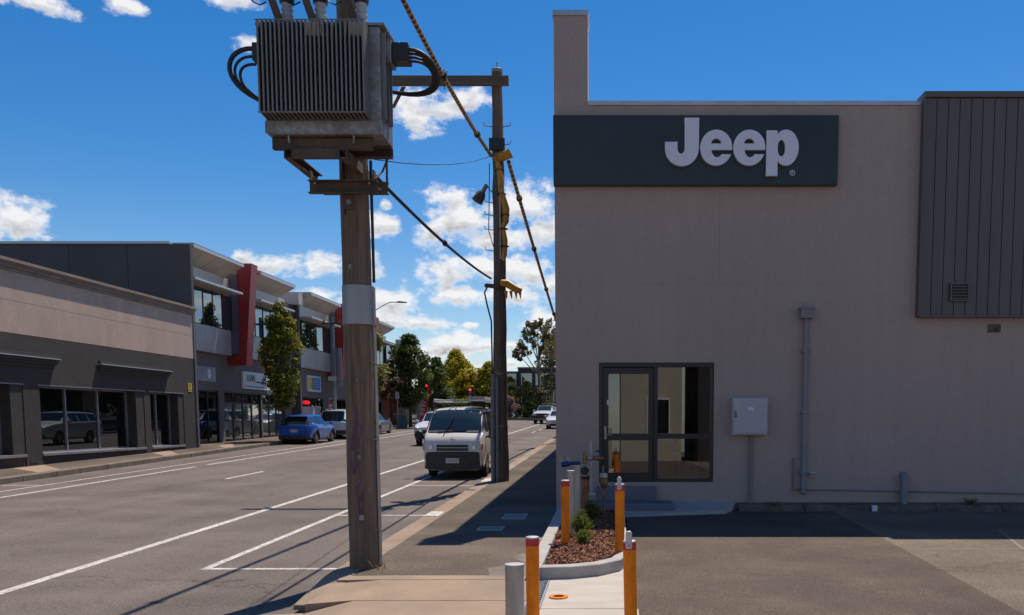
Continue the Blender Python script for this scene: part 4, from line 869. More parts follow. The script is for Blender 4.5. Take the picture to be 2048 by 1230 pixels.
# the transformer itself
tf = thing('transformer', (-3.1, 10.2, 5.04), 'grey finned pole transformer sitting on the steel platform', 'transformer')
TX0, TX1, TY0, TY1 = -3.75, -2.485, 10.0, 10.52
b = MB(); b.hexa([(TX0 + .03, TY0, 5.045), (TX1 - .0, TY0, 5.045), (TX1 - .0, TY1, 5.045), (TX0 + .03, TY1, 5.045), (TX0, TY0, 6.16), (TX1, TY0, 6.16), (TX1, TY1, 6.16), (TX0, TY1, 6.16)]); b.build('tank', K['tank'], tf, bevel=.012)
b = MB(); b.box(TX0 - .05, TX1 + .06, TY0 - .02, TY1 + .06, 6.162, 6.19); b.build('lid', K['tank'], tf, bevel=.006)
b = MB(); b.box(TX0 + .02, TX1 - .02, TY0 - .012, TY0 - .001, 5.055, 5.18); b.build('base_band', K['tank'], tf)
nf = 25
b = MB(); b.hexa([(-.009, 9.76, 5.20), (.009, 9.76, 5.20), (.009, TY0 - .002, 5.19), (-.009, TY0 - .002, 5.19), (-.009, 9.76, 6.125), (.009, 9.76, 6.125), (.009, TY0 - .002, 6.145), (-.009, TY0 - .002, 6.145)])
f0 = b.build('cooling_fin', K['fin'], tf)
x0f, x1f = -3.695, -2.60
for k in range(nf):
    o = f0 if k == 0 else f0.copy()
    if k: COL.objects.link(o)
    o.location.x = x0f + (x1f - x0f) * k / (nf - 1)
for z in (5.19, 6.118): b = MB(); b.box(x0f - .02, x1f + .02, 9.752, 9.759, z, z + .012); b.build('fin_rail', K['fin'], tf)
for k in range(3):      # side fins, seen edge on
    b = MB(); y = 10.06 + k * .13; b.box(TX1 + .001, TX1 + .05, y, y + .014, 5.22, 6.12); b.build('side_fin', K['fin'], tf)
for x in (-3.50, -3.14, -2.70):     # bushings with sheds, caps and the slanted arrester arms
    b = MB(); pts = []; rad = []
    for k in range(9): z = 6.191 + k * .03; pts.append((x, 10.12, z)); rad.append(.066 if k % 2 == 0 else .05)
    b.tube(pts, rad, 16); bu = b.build('bushing', K['porcelain'], tf, 30)
    b = MB(); b.tube([(x, 10.12, 6.432), (x, 10.12, 6.49), (x, 10.12, 6.53), (x, 10.12, 6.8)], [.074, .082, .07, .05], 14); b.build('bushing_cap', K['black'], bu, 40)
    b = MB(); b.prism([(x - .20, 10.0, 6.55), (x - .13, 10.0, 6.55), (x + .0, 10.0, 6.192), (x - .08, 10.0, 6.192)], (0, .05, 0)); b.build('arrester_bracket', K['rusty'], tf)
    b = MB(); b.tube([(x - .165, 10.02, 6.46), (x - .27, 10.02, 6.85)], .045, 10); b.build('arrester', K['brass' if x > -3 else 'rusty'], tf, 50)
    b = MB(); b.tube([(x - .38, 10.0, 6.8), (x - .37, 9.98, 6.50), (x - .31, 9.98, 6.40), (x - .24, 9.99, 6.37), (x - .17, 9.99, 6.40)], .008, 6); b.build('lead_wire', K['cable'], tf, 60)
b = MB()
for k in range(16):
    a0, a1 = 2 * PI * k / 16, 2 * PI * (k + 1) / 16; c = (TX1 + .10, 10.46, 6.12)
    b.tube([(c[0] + .04 * math.cos(a0), c[1], c[2] + .05 * math.sin(a0)), (c[0] + .04 * math.cos(a1), c[1], c[2] + .05 * math.sin(a1))], .012, 6)
b.build('lifting_eye', K['tank'], tf, 60)
def cable_box(x0, x1, s):
    b = MB(); b.box(x0, x1, 10.15, 10.36, 5.87, 6.06); return b.build('cable_box', K['black'], tf, bevel=.012)
cable_box(TX1 + .09, TX1 + .27, 1); cable_box(TX0 - .16, TX0 - .001, -1)
b = MB(); b.box(TX1 + .001, TX1 + .09, 10.14, 10.37, 5.84, 6.08); b.build('box_flange', K['tank'], tf)
def bez(p, n=18):
    P = [Vector(q) for q in p]; out = []
    for i in range(n + 1):
        t = i / n; Q = P[:]
        while len(Q) > 1: Q = [a.lerp(c, t) for a, c in zip(Q, Q[1:])]
        out.append(Q[0])
    return out
for k in range(4):
    dy = .03 * k; e = .03 * k
    b = MB(); b.tube(bez([(TX1 + .27, 10.2 + dy, 6.0 - e), (TX1 + .46, 10.2 + dy, 6.0 - e), (TX1 + .66 - e, 10.3, 5.86), (TX1 + .70 - e * 1.2, 10.4, 5.5 + e * .6), (TX1 + .42, 10.5, 5.60 + e * .4), (TX1 + .12, 10.58, 5.63), (TX1 - .2, 10.62, 5.75)]), .016 if k else .022, 8); b.build('cable', K['cable'], tf, 60)
    if k < 3:
        b = MB(); b.tube(bez([(TX0 - .15, 10.18 + dy, 6.0 - e * 2.4), (TX0 - .40 + e, 10.18 + dy, 6.02 - e * 2.4), (TX0 - .60 + e * 3, 10.18, 5.8 - e), (TX0 - .42 + e * 2.2, 10.2, 5.50 - e * .3), (TX0 - .05, 10.3, 5.45 - e * .4), (TX0 + .2, 10.53, 5.45)]), .016 if k else .026, 8); b.build('cable', K['cable'], tf, 60)

# ------------------------------------------------------------------ second pole
QX, QY = -2.8, 22.7
p2 = thing('power_pole', (QX, QY, .43), 'slim dark timber power pole with crossarm and yellow line covers behind the van', 'power pole')
b = MB(); wobble_pole(b, QX, QY, -.1, 10.40, .188, .125, seed=8, segs=22, amp=.014); b.build('shaft', K['wood2'], p2, 50)
b = MB(); b.tube([(QX, QY, 10.35), (QX, QY, 10.43), (QX, QY, 10.45)], [.135, .135, .1], 14); b.tube([(QX, QY, 10.45), (QX, QY, 10.60)], .016, 6); b.build('pole_cap', K['bolt'], p2, 40)
b = MB(); b.box(-5.55, -2.50, QY - .24, QY - .13, 9.99, 10.21); b.build('crossarm', K['arm'], p2, bevel=.008)
b = MB(); b.prism([(-5.1, QY - .12, 9.99), (-5.0, QY - .12, 9.99), (-5.28, QY - .12, 9.5), (-5.36, QY - .12, 9.5)], (0, .03, 0)); b.build('arm_brace', K['arm'], p2)
b = MB(); b.tube([(-4.07, QY - .18, 10.21), (-4.07, QY - .18, 10.34), (-4.03, QY - .18, 10.36), (-3.99, QY - .18, 10.34), (-3.99, QY - .18, 10.21)], .014, 6); b.tube([(-4.05, QY - .18, 9.9), (-4.05, QY - .18, 9.99)], .014, 6); b.build('u_bolt', K['bolt'], p2)
for s, z in ((-1, 9.05), (1, 9.05), (1, 8.62), (-1, 7.25), (-1, 6.95), (-1, 6.6), (-1, 6.1)):
    b = MB(); b.tube([(QX + s * .1, QY - .1, z), (QX + s * .32, QY - .12, z + .03), (QX + s * .33, QY - .12, z + .10)], .012, 6); b.build('step_peg', K['bolt'], p2)
b = MB(); b.box(QX - .19, QX + .19, QY - .24, QY - .14, 8.48, 8.76); b.build('switch_box', K['cable'], p2, bevel=.01)
b = MB(); b.tube([(QX - .19, QY - .13, .4), (QX - .185, QY - .13, 2.0), (QX - .16, QY - .12, 3.1)], .062, 10); b.tube([(QX - .07, QY - .2, .4), (QX - .06, QY - .19, 3.0)], .045, 10); b.build('cable_guard', K['pit'], p2, 50)
b = MB(); b.tube([(QX + .06, QY - .14, 5.9), (QX + .05, QY - .14, 7.4)], .03, 8); b.build('conduit', K['steel'], p2, 50)
b = MB(); b.tube([(QX - .28, QY - .1, 5.25), (QX - .36, QY - .1, 5.1), (QX - .3, QY - .1, 4.8), (QX - .2, QY - .1, 4.4), (QX - .19, QY - .1, 3.1)], .02, 8); b.tube([(QX - .2, QY - .1, 8.2), (QX - .22, QY - .1, 7.2), (QX - .24, QY - .1, 6.6), (QX - .12, QY - .13, 6.2)], .012, 6); b.build('service_cable', K['cable'], p2, 60)
b = MB(); b.tube([(QX - .05, QY - .16, 8.30), (QX + .05, QY - .2, 8.31), (QX + .2, QY - .2, 8.35), (QX + .33, QY - .2, 8.42)], [.09, .12, .11, .125], 12); b.build('line_cover', K['yellow_cover'], p2, 60)
b = MB(); b.tube([(QX + .0, QY - .19, 8.25), (QX + .07, QY - .19, 7.9), (QX + .09, QY - .19, 7.5), (QX + .20, QY - .16, 7.1), (QX + .19, QY - .15, 6.8), (QX + .12, QY - .15, 6.65), (QX + .17, QY - .15, 6.35), (QX + .15, QY - .15, 6.0), (QX + .12, QY - .15, 5.85)], [.05, .075, .075, .09, .075, .05, .065, .06, .04], 10); b.build('line_cover', K['yellow_cover'], p2, 60)
b = MB()
for (dx, z) in ((.05, 8.02), (.09, 7.45), (.17, 6.95), (.13, 6.62), (.15, 6.2)): b.tube([(QX + dx, QY - .19 + .03, z - .008), (QX + dx, QY - .16, z + .008)], .118, 12)
b.build('cable_tie', K['cable'], p2)
b = MB(); b.tube([(QX - .34, QY - .12, 5.27), (QX + .02, QY - .2, 5.22)], [.05, .06], 8); b.build('bracket_arm', K['rusty'], p2, 50)
b = MB()
b.tube([(QX + .05, QY - .2, 5.32), (QX + .22, QY - .2, 5.30), (QX + .40, QY - .2, 5.18), (QX + .56, QY - .2, 5.12)], [.08, .10, .09, .075], 10)
for dx in (.18, .30, .42, .52): b.tube([(QX + dx, QY - .2, 5.12), (QX + dx + .02, QY - .2, 4.93)], [.05, .008], 6)
b.build('line_cover', K['yellow_cover'], p2, 50)
for z in (3.1, 1.8): b = MB(); b.tube([(QX, QY, z), (QX, QY, z + .03)], .185, 16); b.build('strap', K['bolt'], p2)
fl_ = thing('floodlight', (QX - .4, QY, 7.4), 'small dark floodlight tilted down on the side of the slim pole', 'floodlight')
b = MB(); b.tube([(QX - .26, QY - .2, 7.66), (QX - .36, QY - .2, 7.48)], [.05, .055], 10); b.build('ballast', K['pit'], fl_, 40)
b = MB(); b.tube([(QX - .35, QY - .2, 7.50), (QX - .40, QY - .2, 7.44), (QX - .50, QY - .22, 7.26)], [.07, .12, .14], 12); b.build('lamp_hood', K['rusty'], fl_, 40)
b = MB(); b.tube([(QX - .27, QY - .2, 7.68), (QX - .20, QY - .18, 7.55), (QX - .12, QY - .15, 7.5)], .014, 6); b.build('bracket', K['bolt'], fl_)
# third pole down the street, mostly behind the building corner
p3 = thing('power_pole', (-2.35, 44, .8), 'timber power pole just behind the building corner down the street', 'power pole')
b = MB(); wobble_pole(b, -2.38, 44, .5, 10.2, .17, .12, seed=5, amp=.01); b.build('shaft', K['wood2'], p3, 50)
b = MB(); b.tube([(-2.62, 43.8, 6.45), (-2.66, 43.8, 6.0), (-2.68, 43.8, 5.3), (-2.64, 43.8, 4.85)], [.06, .16, .2, .12], 10); b.build('line_cover', K['yellow_cover'], p3, 60)

# ------------------------------------------------------------------ wires
def sag(a, c, s, n=40):
    a, c = Vector(a), Vector(c); return [a.lerp(c, i / n) - Vector((0, 0, s * 4 * (i / n) * (1 - i / n))) for i in range(n + 1)]
def tiger(a, c, s, r, label, pitch=.16):
    t = thing('striped_cable', a, label, 'cable', 'striped aerial cables'); P = sag(a, c, s, 60)
    b = MB(); b.tube(P, r, 8); b.build('cable_core', K['cable'], t, 60)
    ln = sum((q - p).length for p, q in zip(P, P[1:])); n = int(ln / pitch); st = MB(); acc = 0
    def at(d):
        for p, q in zip(P, P[1:]):
            l = (q - p).length
            if d <= l: return p.lerp(q, d / l)
            d -= l
        return P[-1]
    for k in range(n):
        d0 = k * pitch; A, B = at(d0), at(d0 + pitch * .5); tt = (B - A).normalized(); u = tt.cross(Vector((0, 0, 1))).normalized() * pitch * .0
        st.tube([A, at(d0 + pitch * (.5 + .06 * math.sin(k * 2.7)))], r * 1.03, 8)
    o = st.build('yellow_stripe', K['yellow_cover'], t, 60); o['kind'] = 'stuff'
    for f_ in (.12, .35, .62, .85): p = at(ln * f_); q = at(ln * f_ + .1); b = MB(); b.tube([p, q], r * 1.7, 8); b.build('cable_clip', K['cable'], t)
tiger((-2.95, 22.55, 8.36), (-3.5, 8.0, 9.2), .35, .042, 'black and yellow striped cable rising from the slim pole over the street crossarm')
tiger((-2.52, 22.5, 8.2), (-2.63, 43.8, 6.4), .06, .05, 'black and yellow striped cable dropping from the slim pole behind the building corner', .3)
def wire(a, c, s, r, label):
    o = MB(); o.tube(sag(a, c, s, 24), r, 6); o = o.build('overhead_wire', K['cable'], None, 60); tag(o, label, 'wire'); return o
w = wire((-2.80, 10.95, 4.85), (-2.98, 22.5, 5.42), .10, .024, 'thick black aerial cable slung between the two timber poles')
b = MB(); b.tube([Vector((-2.87, 15.7, 4.99)), Vector((-2.88, 15.85, 4.995))], .045, 8); b.build('cable_clip', K['cable'], w)
wire((-2.82, 11.0, 5.06), (-2.98, 22.5, 8.33), .12, .007, 'very thin wire rising from the platform to the slim pole')
# ------------------------------------------------------------------ trees and shrubs
def foliage(clumps, per, leaf, mt, name, parent, seed, up=.3):
    rr = random.Random(seed); v = []; f = []
    for (c, r) in clumps:
        for _ in range(per):
            d = Vector((rr.gauss(0, 1), rr.gauss(0, 1), rr.gauss(0, 1))).normalized() * (rr.random() ** .45)
            p = c + Vector((d.x * r, d.y * r, d.z * r * .85))
            n = (d * .7 + Vector((rr.gauss(0, .6), rr.gauss(0, .6), rr.gauss(0, .6) + up))).normalized()
            t = n.cross(Vector((rr.gauss(0, 1), rr.gauss(0, 1), rr.gauss(0, 1)))).normalized(); s = n.cross(t)
            l = leaf * rr.uniform(.6, 1.3); w = l * .62; b = len(v)
            v += [p - t * l * .5, p + s * w * .5 + n * l * .08, p + t * l * .5, p - s * w * .5 + n * l * .08]; f.append((b, b + 1, b + 2, b + 3))
    me = bpy.data.meshes.new(name); me.from_pydata([tuple(q) for q in v], [], f); me.materials.append(mt)
    return link(name, me, parent)
def tree(name, x, y, H, base, prof, mt, label, group='street trees', n=70, per=70, leaf=.16, clump=.42, trunk=.11, seed=1, bark='bark', z=None, squash=1., cat='tree'):
    z = gz(y) if z is None else z; rr = random.Random(seed)
    t = thing(name, (x, y, z), label, cat, group)
    cl = []; limbs = MB()
    for i in range(n):
        h = rr.random() ** .9; a = rr.uniform(0, 2 * PI)
        def R_(h):
            q = h * (len(prof) - 1); k = min(int(q), len(prof) - 2); return prof[k] + (prof[k + 1] - prof[k]) * (q - k)
        rad = R_(h) * (rr.random() ** .5) * rr.uniform(.82, 1.12)
        c = Vector((x + math.cos(a) * rad, y + math.sin(a) * rad, z + base + (H - base) * h * .97))
        cl.append((c, clump * rr.uniform(.55, 1.15) * (1 if h < .85 else .7)))
        if i % 4 == 0: limbs.tube([(x, y, z + base + (H - base) * h * .6), tuple(Vector((x, y, z + base + (H - base) * h * .75)).lerp(c, .5)), tuple(c)], [trunk * .35, trunk * .22, trunk * .1], 5)
    foliage(cl, per, leaf, mt, 'crown', t, seed)
    b = MB(); b.tube([(x, y, z - .1), (x + rr.uniform(-.04, .04), y, z + base * .6), (x + rr.uniform(-.08, .08), y, z + base + (H - base) * .45), (x, y, z + H * .93)], [trunk * 1.25, trunk, trunk * .7, trunk * .15], 9)
    tr = b.build('trunk', K[bark], t, 60); limbs.build('limb', K[bark], tr, 60)
    return t
tree('maple_tree', -16.75, 46.0, 7.0, 1.75, [.2, .62, .88, .98, .95, .78, .52, .12], K['leaf_maple'], 'columnar yellow green street tree in front of the red fin and blue car', n=120, per=80, leaf=.17, clump=.40, seed=21)
tree('maple_tree', -16.6, 61.5, 7.6, 1.9, [.3, .8, 1.1, 1.2, 1.1, .9, .6, .15], K['leaf_maple'], 'columnar yellow green street tree peeking out right of the thick pole', n=90, per=70, leaf=.2, clump=.45, seed=22)
tree('street_tree', -16.45, 73.6, 7.4, 1.6, [.5, 1.2, 1.7, 1.8, 1.7, 1.3, .85, .2], K['leaf_dark'], 'broad dark green street tree beside the traffic light', n=130, per=70, leaf=.24, clump=.55, seed=23, trunk=.13)
tree('street_tree', -16.4, 84, 6.0, 1.0, [.9, 1.5, 1.7, 1.6, 1.3, .8, .3], K['leaf_dark'], 'dark bushy tree in the shade behind the red banner', n=90, per=60, leaf=.26, clump=.6, seed=24)
tree('blossom_tree', -18.6, 76, 5.0, 2.0, [.5, 1.0, 1.1, .8, .3], K['leaf_pink'], 'small pinkish tree between the cafe columns and the broad dark tree', n=26, per=45, leaf=.2, clump=.4, seed=25)
tree('golden_conifer', -18.6, 108, 8.0, .3, [3.9, 4.1, 4.0, 3.7, 3.2, 2.5, 1.7, .9, .2], K['leaf_gold'], 'golden green dome shaped conifer rising behind the van', group='trees at the junction', n=430, per=62, leaf=.36, clump=.75, seed=26, trunk=.25)
for i, (x, y, H, lb) in enumerate(((-14.6, 107, 6.6, 'low golden green conifer joined to the right flank of the big dome conifer'), (-21.3, 111, 6.6, 'olive conifer at the left flank of the big dome conifer'))):
    tree('conifer_bush', x, y, H, .3, [1.9, 2.1, 2.0, 1.6, 1.0, .3], K['leaf_gold'], lb, group='trees at the junction', n=110, per=55, leaf=.36, clump=.75, seed=30 + i)
# tall gum with an open crown
def gum(x, y, H, label, seed, blobs, leaf=.34):
    z = gz(y); rr = random.Random(seed); t = thing('gum_tree', (x, y, z), label, 'tree', 'trees at the junction')
    b = MB(); b.tube([(x, y, z - .1), (x + .1, y, z + H * .3), (x - .05, y, z + H * .55), (x + .15, y, z + H * .75)], [.26, .2, .15, .09], 9); tr = b.build('trunk', K['gumbark'], t, 60)
    cl = []; lb = MB()
    for (dx, dz, r) in blobs:
        c = Vector((x + dx, y + rr.uniform(-.8, .8), z + dz)); s = Vector((x, y, z + H * rr.uniform(.42, .6)))
        lb.tube([s, s.lerp(c, .55) + Vector((0, 0, -.15)), c], [.10, .06, .025], 6)
        for _ in range(9): cl.append((c + Vector((rr.gauss(0, r * .5), rr.gauss(0, r * .5), rr.gauss(0, r * .38))), r * .42))
    foliage(cl, 42, leaf, K['leaf_gum'], 'crown', t, seed, up=-.1); lb.build('limb', K['gumbark'], tr, 60)
gum(-9.1, 112, 11.5, 'tall open gum tree with pale trunk above the apartment block', 41, [(-2.0, 8.6, 1.2), (-1.1, 9.8, 1.2), (.0, 10.6, 1.3), (1.0, 11.0, 1.3), (1.8, 9.6, 1.3), (.4, 8.9, 1.1), (-2.4, 7.7, .8), (2.0, 8.3, 1.2), (-.6, 11.3, .9)])
gum(-7.2, 106, 11.0, 'dark gum tree right at the building corner in the distance', 42, [(-.4, 6.5, 1.4), (.4, 8.0, 1.5), (-.3, 5.0, 1.4), (.5, 9.6, 1.2), (.6, 3.6, 1.5)])
sh = [(-12.4, 109, 5.0, 1.7, 'leaf_shrub', 'round mid green tree in front of the apartment balconies'), (-10.2, 108, 4.4, 1.5, 'leaf_shrub', 'yellow green bush between the gum trunk and the round tree'), (-8.6, 107, 3.6, 1.3, 'leaf_gum', 'reddish bush below the gum by the parked cars'), (-13.7, 106, 2.0, .9, 'leaf_shrub', 'low leafy shrub beside the chevron board'), (-11.9, 105, 2.4, 1.0, 'leaf_pink', 'pale flowering shrub in the roundabout bed'), (-15.4, 106.5, 1.5, .8, 'leaf_lime', 'lime green low shrub at the far side of the junction'), (-9.6, 104.5, 1.9, .9, 'leaf_dark', 'dark low shrub right behind the white utility')]
for i, (x, y, H, r, mt, lb) in enumerate(sh):
    tree('shrub', x, y, H, .2, [r * .8, r, r * .95, r * .6, r * .15], K[mt], lb, group='shrubs at the junction', n=int(26 + 16 * r), per=45, leaf=.27, clump=.5, seed=50 + i, trunk=.06, cat='shrub')
# far belt of trees closing the view
rr = random.Random(77); cl = []
for k in range(200):
    x = -80 + k * .75
    for _ in range(2): cl.append((Vector((x + rr.uniform(-1, 1), 175 + rr.uniform(-4, 4), gz(150) + rr.uniform(.2, 4.2))), 1.5))
o = foliage(cl, 60, .8, K['leaf_dark'], 'distant_trees', None, 78); tag(o, 'dark belt of distant trees closing the end of the street', 'trees', kind='stuff')
# planter shrubs
def sprig_shrub(x, y, H, W, mt, label, seed, n=90):
    rr = random.Random(seed); z = gz(y) + .08; t = thing('planter_shrub', (x, y, z), label, 'shrub', 'planter shrubs'); v = []; f = []; st = MB()
    for i in range(n):
        a = rr.uniform(0, 6.3); sp = rr.random() ** .6; tip = Vector((x + math.cos(a) * W * sp, y + math.sin(a) * W * sp, z + H * (1 - .55 * sp * sp) * rr.uniform(.7, 1.1))); b0 = Vector((x + math.cos(a) * W * .12, y + math.sin(a) * W * .12, z))
        if i % 3 == 0: st.tube([b0, b0.lerp(tip, .5) + Vector((0, 0, H * .06)), tip], [.005, .004, .002], 4)
        for k in range(26):
            q = rr.uniform(.25, 1.02); p = b0.lerp(tip, q) + Vector((0, 0, H * .24 * q * (1 - q)))
            d = ((tip - b0).normalized() * .8 + Vector((rr.gauss(0, .6), rr.gauss(0, .6), rr.gauss(.2, .5)))).normalized(); s = d.cross(Vector((rr.gauss(0, 1), rr.gauss(0, 1), 1))).normalized()
            l = rr.uniform(.02, .045); w = .0045; bb = len(v); v += [p - s * w, p + d * l * .6 - s * w * 1.2, p + d * l, p + d * l * .6 + s * w * 1.2]; f.append((bb, bb + 1, bb + 2, bb + 3))
    me = bpy.data.meshes.new('foliage'); me.from_pydata([tuple(q) for q in v], [], f); me.materials.append(mt); link('foliage', me, t); st.build('stem', K['bark'], t)
sprig_shrub(-.44, 12.65, .38, .16, K['leaf_lime'], 'feathery lime green shrub in the sunny mulch of the planter', 61, 120)
sprig_shrub(-.40, 12.05, .20, .14, K['leaf_lime'], 'small drooping lime green sprig at the front of the feathery shrub', 62, 50)
sprig_shrub(-.32, 14.5, .36, .16, K['leaf_shrub'], 'dark green shrub in the shaded back of the planter', 63, 70)
def tuft(x, y, z, h, n, label, seed, mt='leaf_shrub'):
    rr = random.Random(seed); b = MB()
    for _ in range(n):
        a = rr.uniform(0, 6.3); l = h * rr.uniform(.5, 1.1); d = Vector((math.cos(a) * .4, math.sin(a) * .4, 1)).normalized(); s = Vector((-math.sin(a), math.cos(a), 0)) * .004; p = Vector((x + rr.gauss(0, h * .25), y + rr.gauss(0, h * .2), z))
        b.poly([p - s, p + s, p + d * l * .6 + s * .8 + Vector((math.cos(a), math.sin(a), 0)) * l * .1, p + d * l + Vector((math.cos(a), math.sin(a), 0)) * l * .4])
    o = b.build('weed', K[mt]); tag(o, label, 'weed', 'weeds')
tuft(6.55, 16.4, .43, .14, 60, 'leafy weed growing on the dirty kerb under the vent pipe wall', 1)
tuft(2.95, 16.35, .41, .10, 36, 'small weed on the dirty kerb below the meter box', 2)
tuft(-2.78, 10.66, .2, .17, 12, 'dry grass stalks at the foot of the thick timber pole', 3, 'leaf_gum')
# ------------------------------------------------------------------ vehicles
CP = {}
def paint(name, c, metal=.0):
    return mat(name, c, rough=.35, metal=metal, coat=.8, spec=.5)
CP['van'] = paint('van_white_paint', (.70, .655, .60)); CP['blue'] = paint('metallic_blue_paint', (.004, .095, .44), .2); CP['white'] = paint('white_car_paint', (.62, .62, .62))
CP['grey'] = paint('grey_car_paint', (.16, .165, .175), .4); CP['silver'] = paint('silver_car_paint', (.42, .42, .42), .4)
K['lens'] = mat('headlamp_lens', (.55, .57, .6), rough=.08, coat=1); K['tail'] = mat('tail_lamp_lens', (.36, .012, .02), rough=.1, coat=1)
K['chrome'] = mat('chrome', (.6, .6, .6), rough=.15, metal=1); K['rim'] = mat('alloy_rim', (.34, .33, .32), rough=.35, metal=.8); K['bronze'] = mat('bronze_alloy_rim', (.32, .25, .17), rough=.35, metal=.7)
K['bumper'] = mat('dark_bumper_plastic', (.028, .028, .03), (.04, .038, .036), scale=5, rough=.6)
K['plate'] = mat('plate_white', (.65, .65, .62), rough=.5)
def section(w, wr, zl, zb, zr):
    zs = zb - zl; g = max(zr - zb, .001)
    return [(0, zl), (.78 * w, zl), (.95 * w, zl + .10 * zs), (w, zl + .42 * zs), (w, zl + .70 * zs), (.975 * w, zl + .92 * zs), (.95 * w, zb), (wr, zb + .86 * g), (wr * .93, zb + .955 * g), (wr * .6, zr), (0, zr + .012)]
def make_car(name, label, loc, ang, st, wheels, body_mat, gl, wr=.33, ww=.2, rim='rim', clad=None, group='vehicles on the street', cat='car', lens=(), boxes=(), pillars=(), plate=None):
    # st: stations (y, half width, roof half width, low, belt, roof); gl: station index ranges of windscreen, cabin, rear glass
    t = local(thing(name, loc, label, cat, group)); t.rotation_euler = (0, 0, ang)
    ring = []
    for (y, w, wt, zl, zb, zr) in st:
        h = section(w, wt, zl, zb, zr); ring.append([(-x, y, z) for x, z in h[:0:-1]] + [(x, y, z) for x, z in h[:-1]])
    n = len(ring[0]); bm = bmesh.new(); V = [[bm.verts.new(p) for p in r] for r in ring]
    for i in range(len(V) - 1):
        for k in range(n): bm.faces.new((V[i][k], V[i][(k + 1) % n], V[i + 1][(k + 1) % n], V[i + 1][k]))
    bm.faces.new(V[0]); bm.faces.new(V[-1][::-1]); bmesh.ops.recalc_face_normals(bm, faces=bm.faces)
    me = bpy.data.meshes.new('body'); bm.to_mesh(me); bm.free()
    me.materials.append(body_mat)
    o = bpy.data.objects.new('body', me); COL.objects.link(o)
    cu = MB()
    for (y, w) in wheels:
        for s in (-1, 1): cu.cyl((s * w * 1.15, y, wr), (s * (w - .34), y, wr), wr * 1.17, n=28)
    co = cu.build('cutter', K['black']); md = o.modifiers.new('b', 'BOOLEAN'); md.operation = 'DIFFERENCE'; md.solver = 'EXACT'; md.object = co
    m2 = bpy.data.meshes.new_from_object(o.evaluated_get(bpy.context.evaluated_depsgraph_get())); bpy.data.objects.remove(o); bpy.data.objects.remove(co)
    # cut the glass out of the shell
    def zb_at(y):
        for a, c in zip(st, st[1:]):
            if y <= c[0]: u = (y - a[0]) / max(c[0] - a[0], 1e-6); return tuple(a[j] + (c[j] - a[j]) * u for j in range(6))
        return st[-1]
    bm = bmesh.new(); bm.from_mesh(m2); bm.normal_update()
    groups = {'windscreen': [], 'rear_window': [], 'side_window': []}
    y_ = lambda i: st[i][0]
    for f in bm.faces:
        c = f.calc_center_median(); s_ = zb_at(c.y)
        if c.z < s_[4] + .01: continue
        if gl.get('ws') and y_(gl['ws'][0]) < c.y < y_(gl['ws'][1]) and (c.z > s_[4]) and f.normal.y < -.15 and abs(f.normal.x) < .55: groups['windscreen'].append(f)
        elif gl.get('rw') and y_(gl['rw'][0]) < c.y < y_(gl['rw'][1]) and f.normal.y > .15 and abs(f.normal.x) < .55: groups['rear_window'].append(f)
        elif gl.get('sw') and y_(gl['sw'][0]) < c.y < y_(gl['sw'][1]) and abs(f.normal.x) > .55 and c.z < s_[4] + .86 * (s_[5] - s_[4]): groups['side_window'].append(f)
    parts = []
    for nm, fs in groups.items():
        if not fs: continue
        if nm == 'side_window': bmesh.ops.inset_individual(bm, faces=fs, thickness=.028, depth=-.008)
        else: bmesh.ops.inset_region(bm, faces=fs, thickness=.035, depth=-.008)
        left = [f for f in fs]; sides = [left] if nm != 'side_window' else [[f for f in left if f.calc_center_median().x < 0], [f for f in left if f.calc_center_median().x >= 0]]
        for sd_ in sides:
            if not sd_: continue
            idx = {}; v = []; fc = []
            for f in sd_:
                q = []
                for vv in f.verts:
                    if vv not in idx: idx[vv] = len(v); v.append(tuple(vv.co + vv.normal * .0))
                    q.append(idx[vv])
                fc.append(q)
            parts.append((nm, v, fc))
        bmesh.ops.delete(bm, geom=fs, context='FACES_ONLY')
    bm.to_mesh(m2); bm.free()
    m2.polygons.foreach_set('use_smooth', [True] * len(m2.polygons)); m2.set_sharp_from_angle(angle=R(32)); m2.name = 'body'
    body = link('body', m2, t)
    for nm, v, fc in parts:
        me = bpy.data.meshes.new(nm); me.from_pydata(v, [], fc); me.materials.append(K['cglass']); me.polygons.foreach_set('use_smooth', [True] * len(me.polygons)); link(nm, me, t)
    tb_ = MB(); tb_.tube([(-ww / 2, 0, 0), (-ww / 2, 0, 0)], .1, 3); tb_ = MB()
    pr = [(.62, -.5), (.9, -.5), (.98, -.42), (1, -.3), (1, .3), (.98, .42), (.9, .5), (.62, .5)]
    nseg = 28; v = []; f = []
    for k in range(nseg):
        a = 2 * PI * k / nseg
        for r_, u in pr: v.append((u * ww, math.cos(a) * r_ * wr, math.sin(a) * r_ * wr))
    m_ = len(pr)
    for k in range(nseg):
        for q in range(m_): f.append((k * m_ + q, k * m_ + (q + 1) % m_, ((k + 1) % nseg) * m_ + (q + 1) % m_, ((k + 1) % nseg) * m_ + q))
    tb_.raw(v, f); first = None
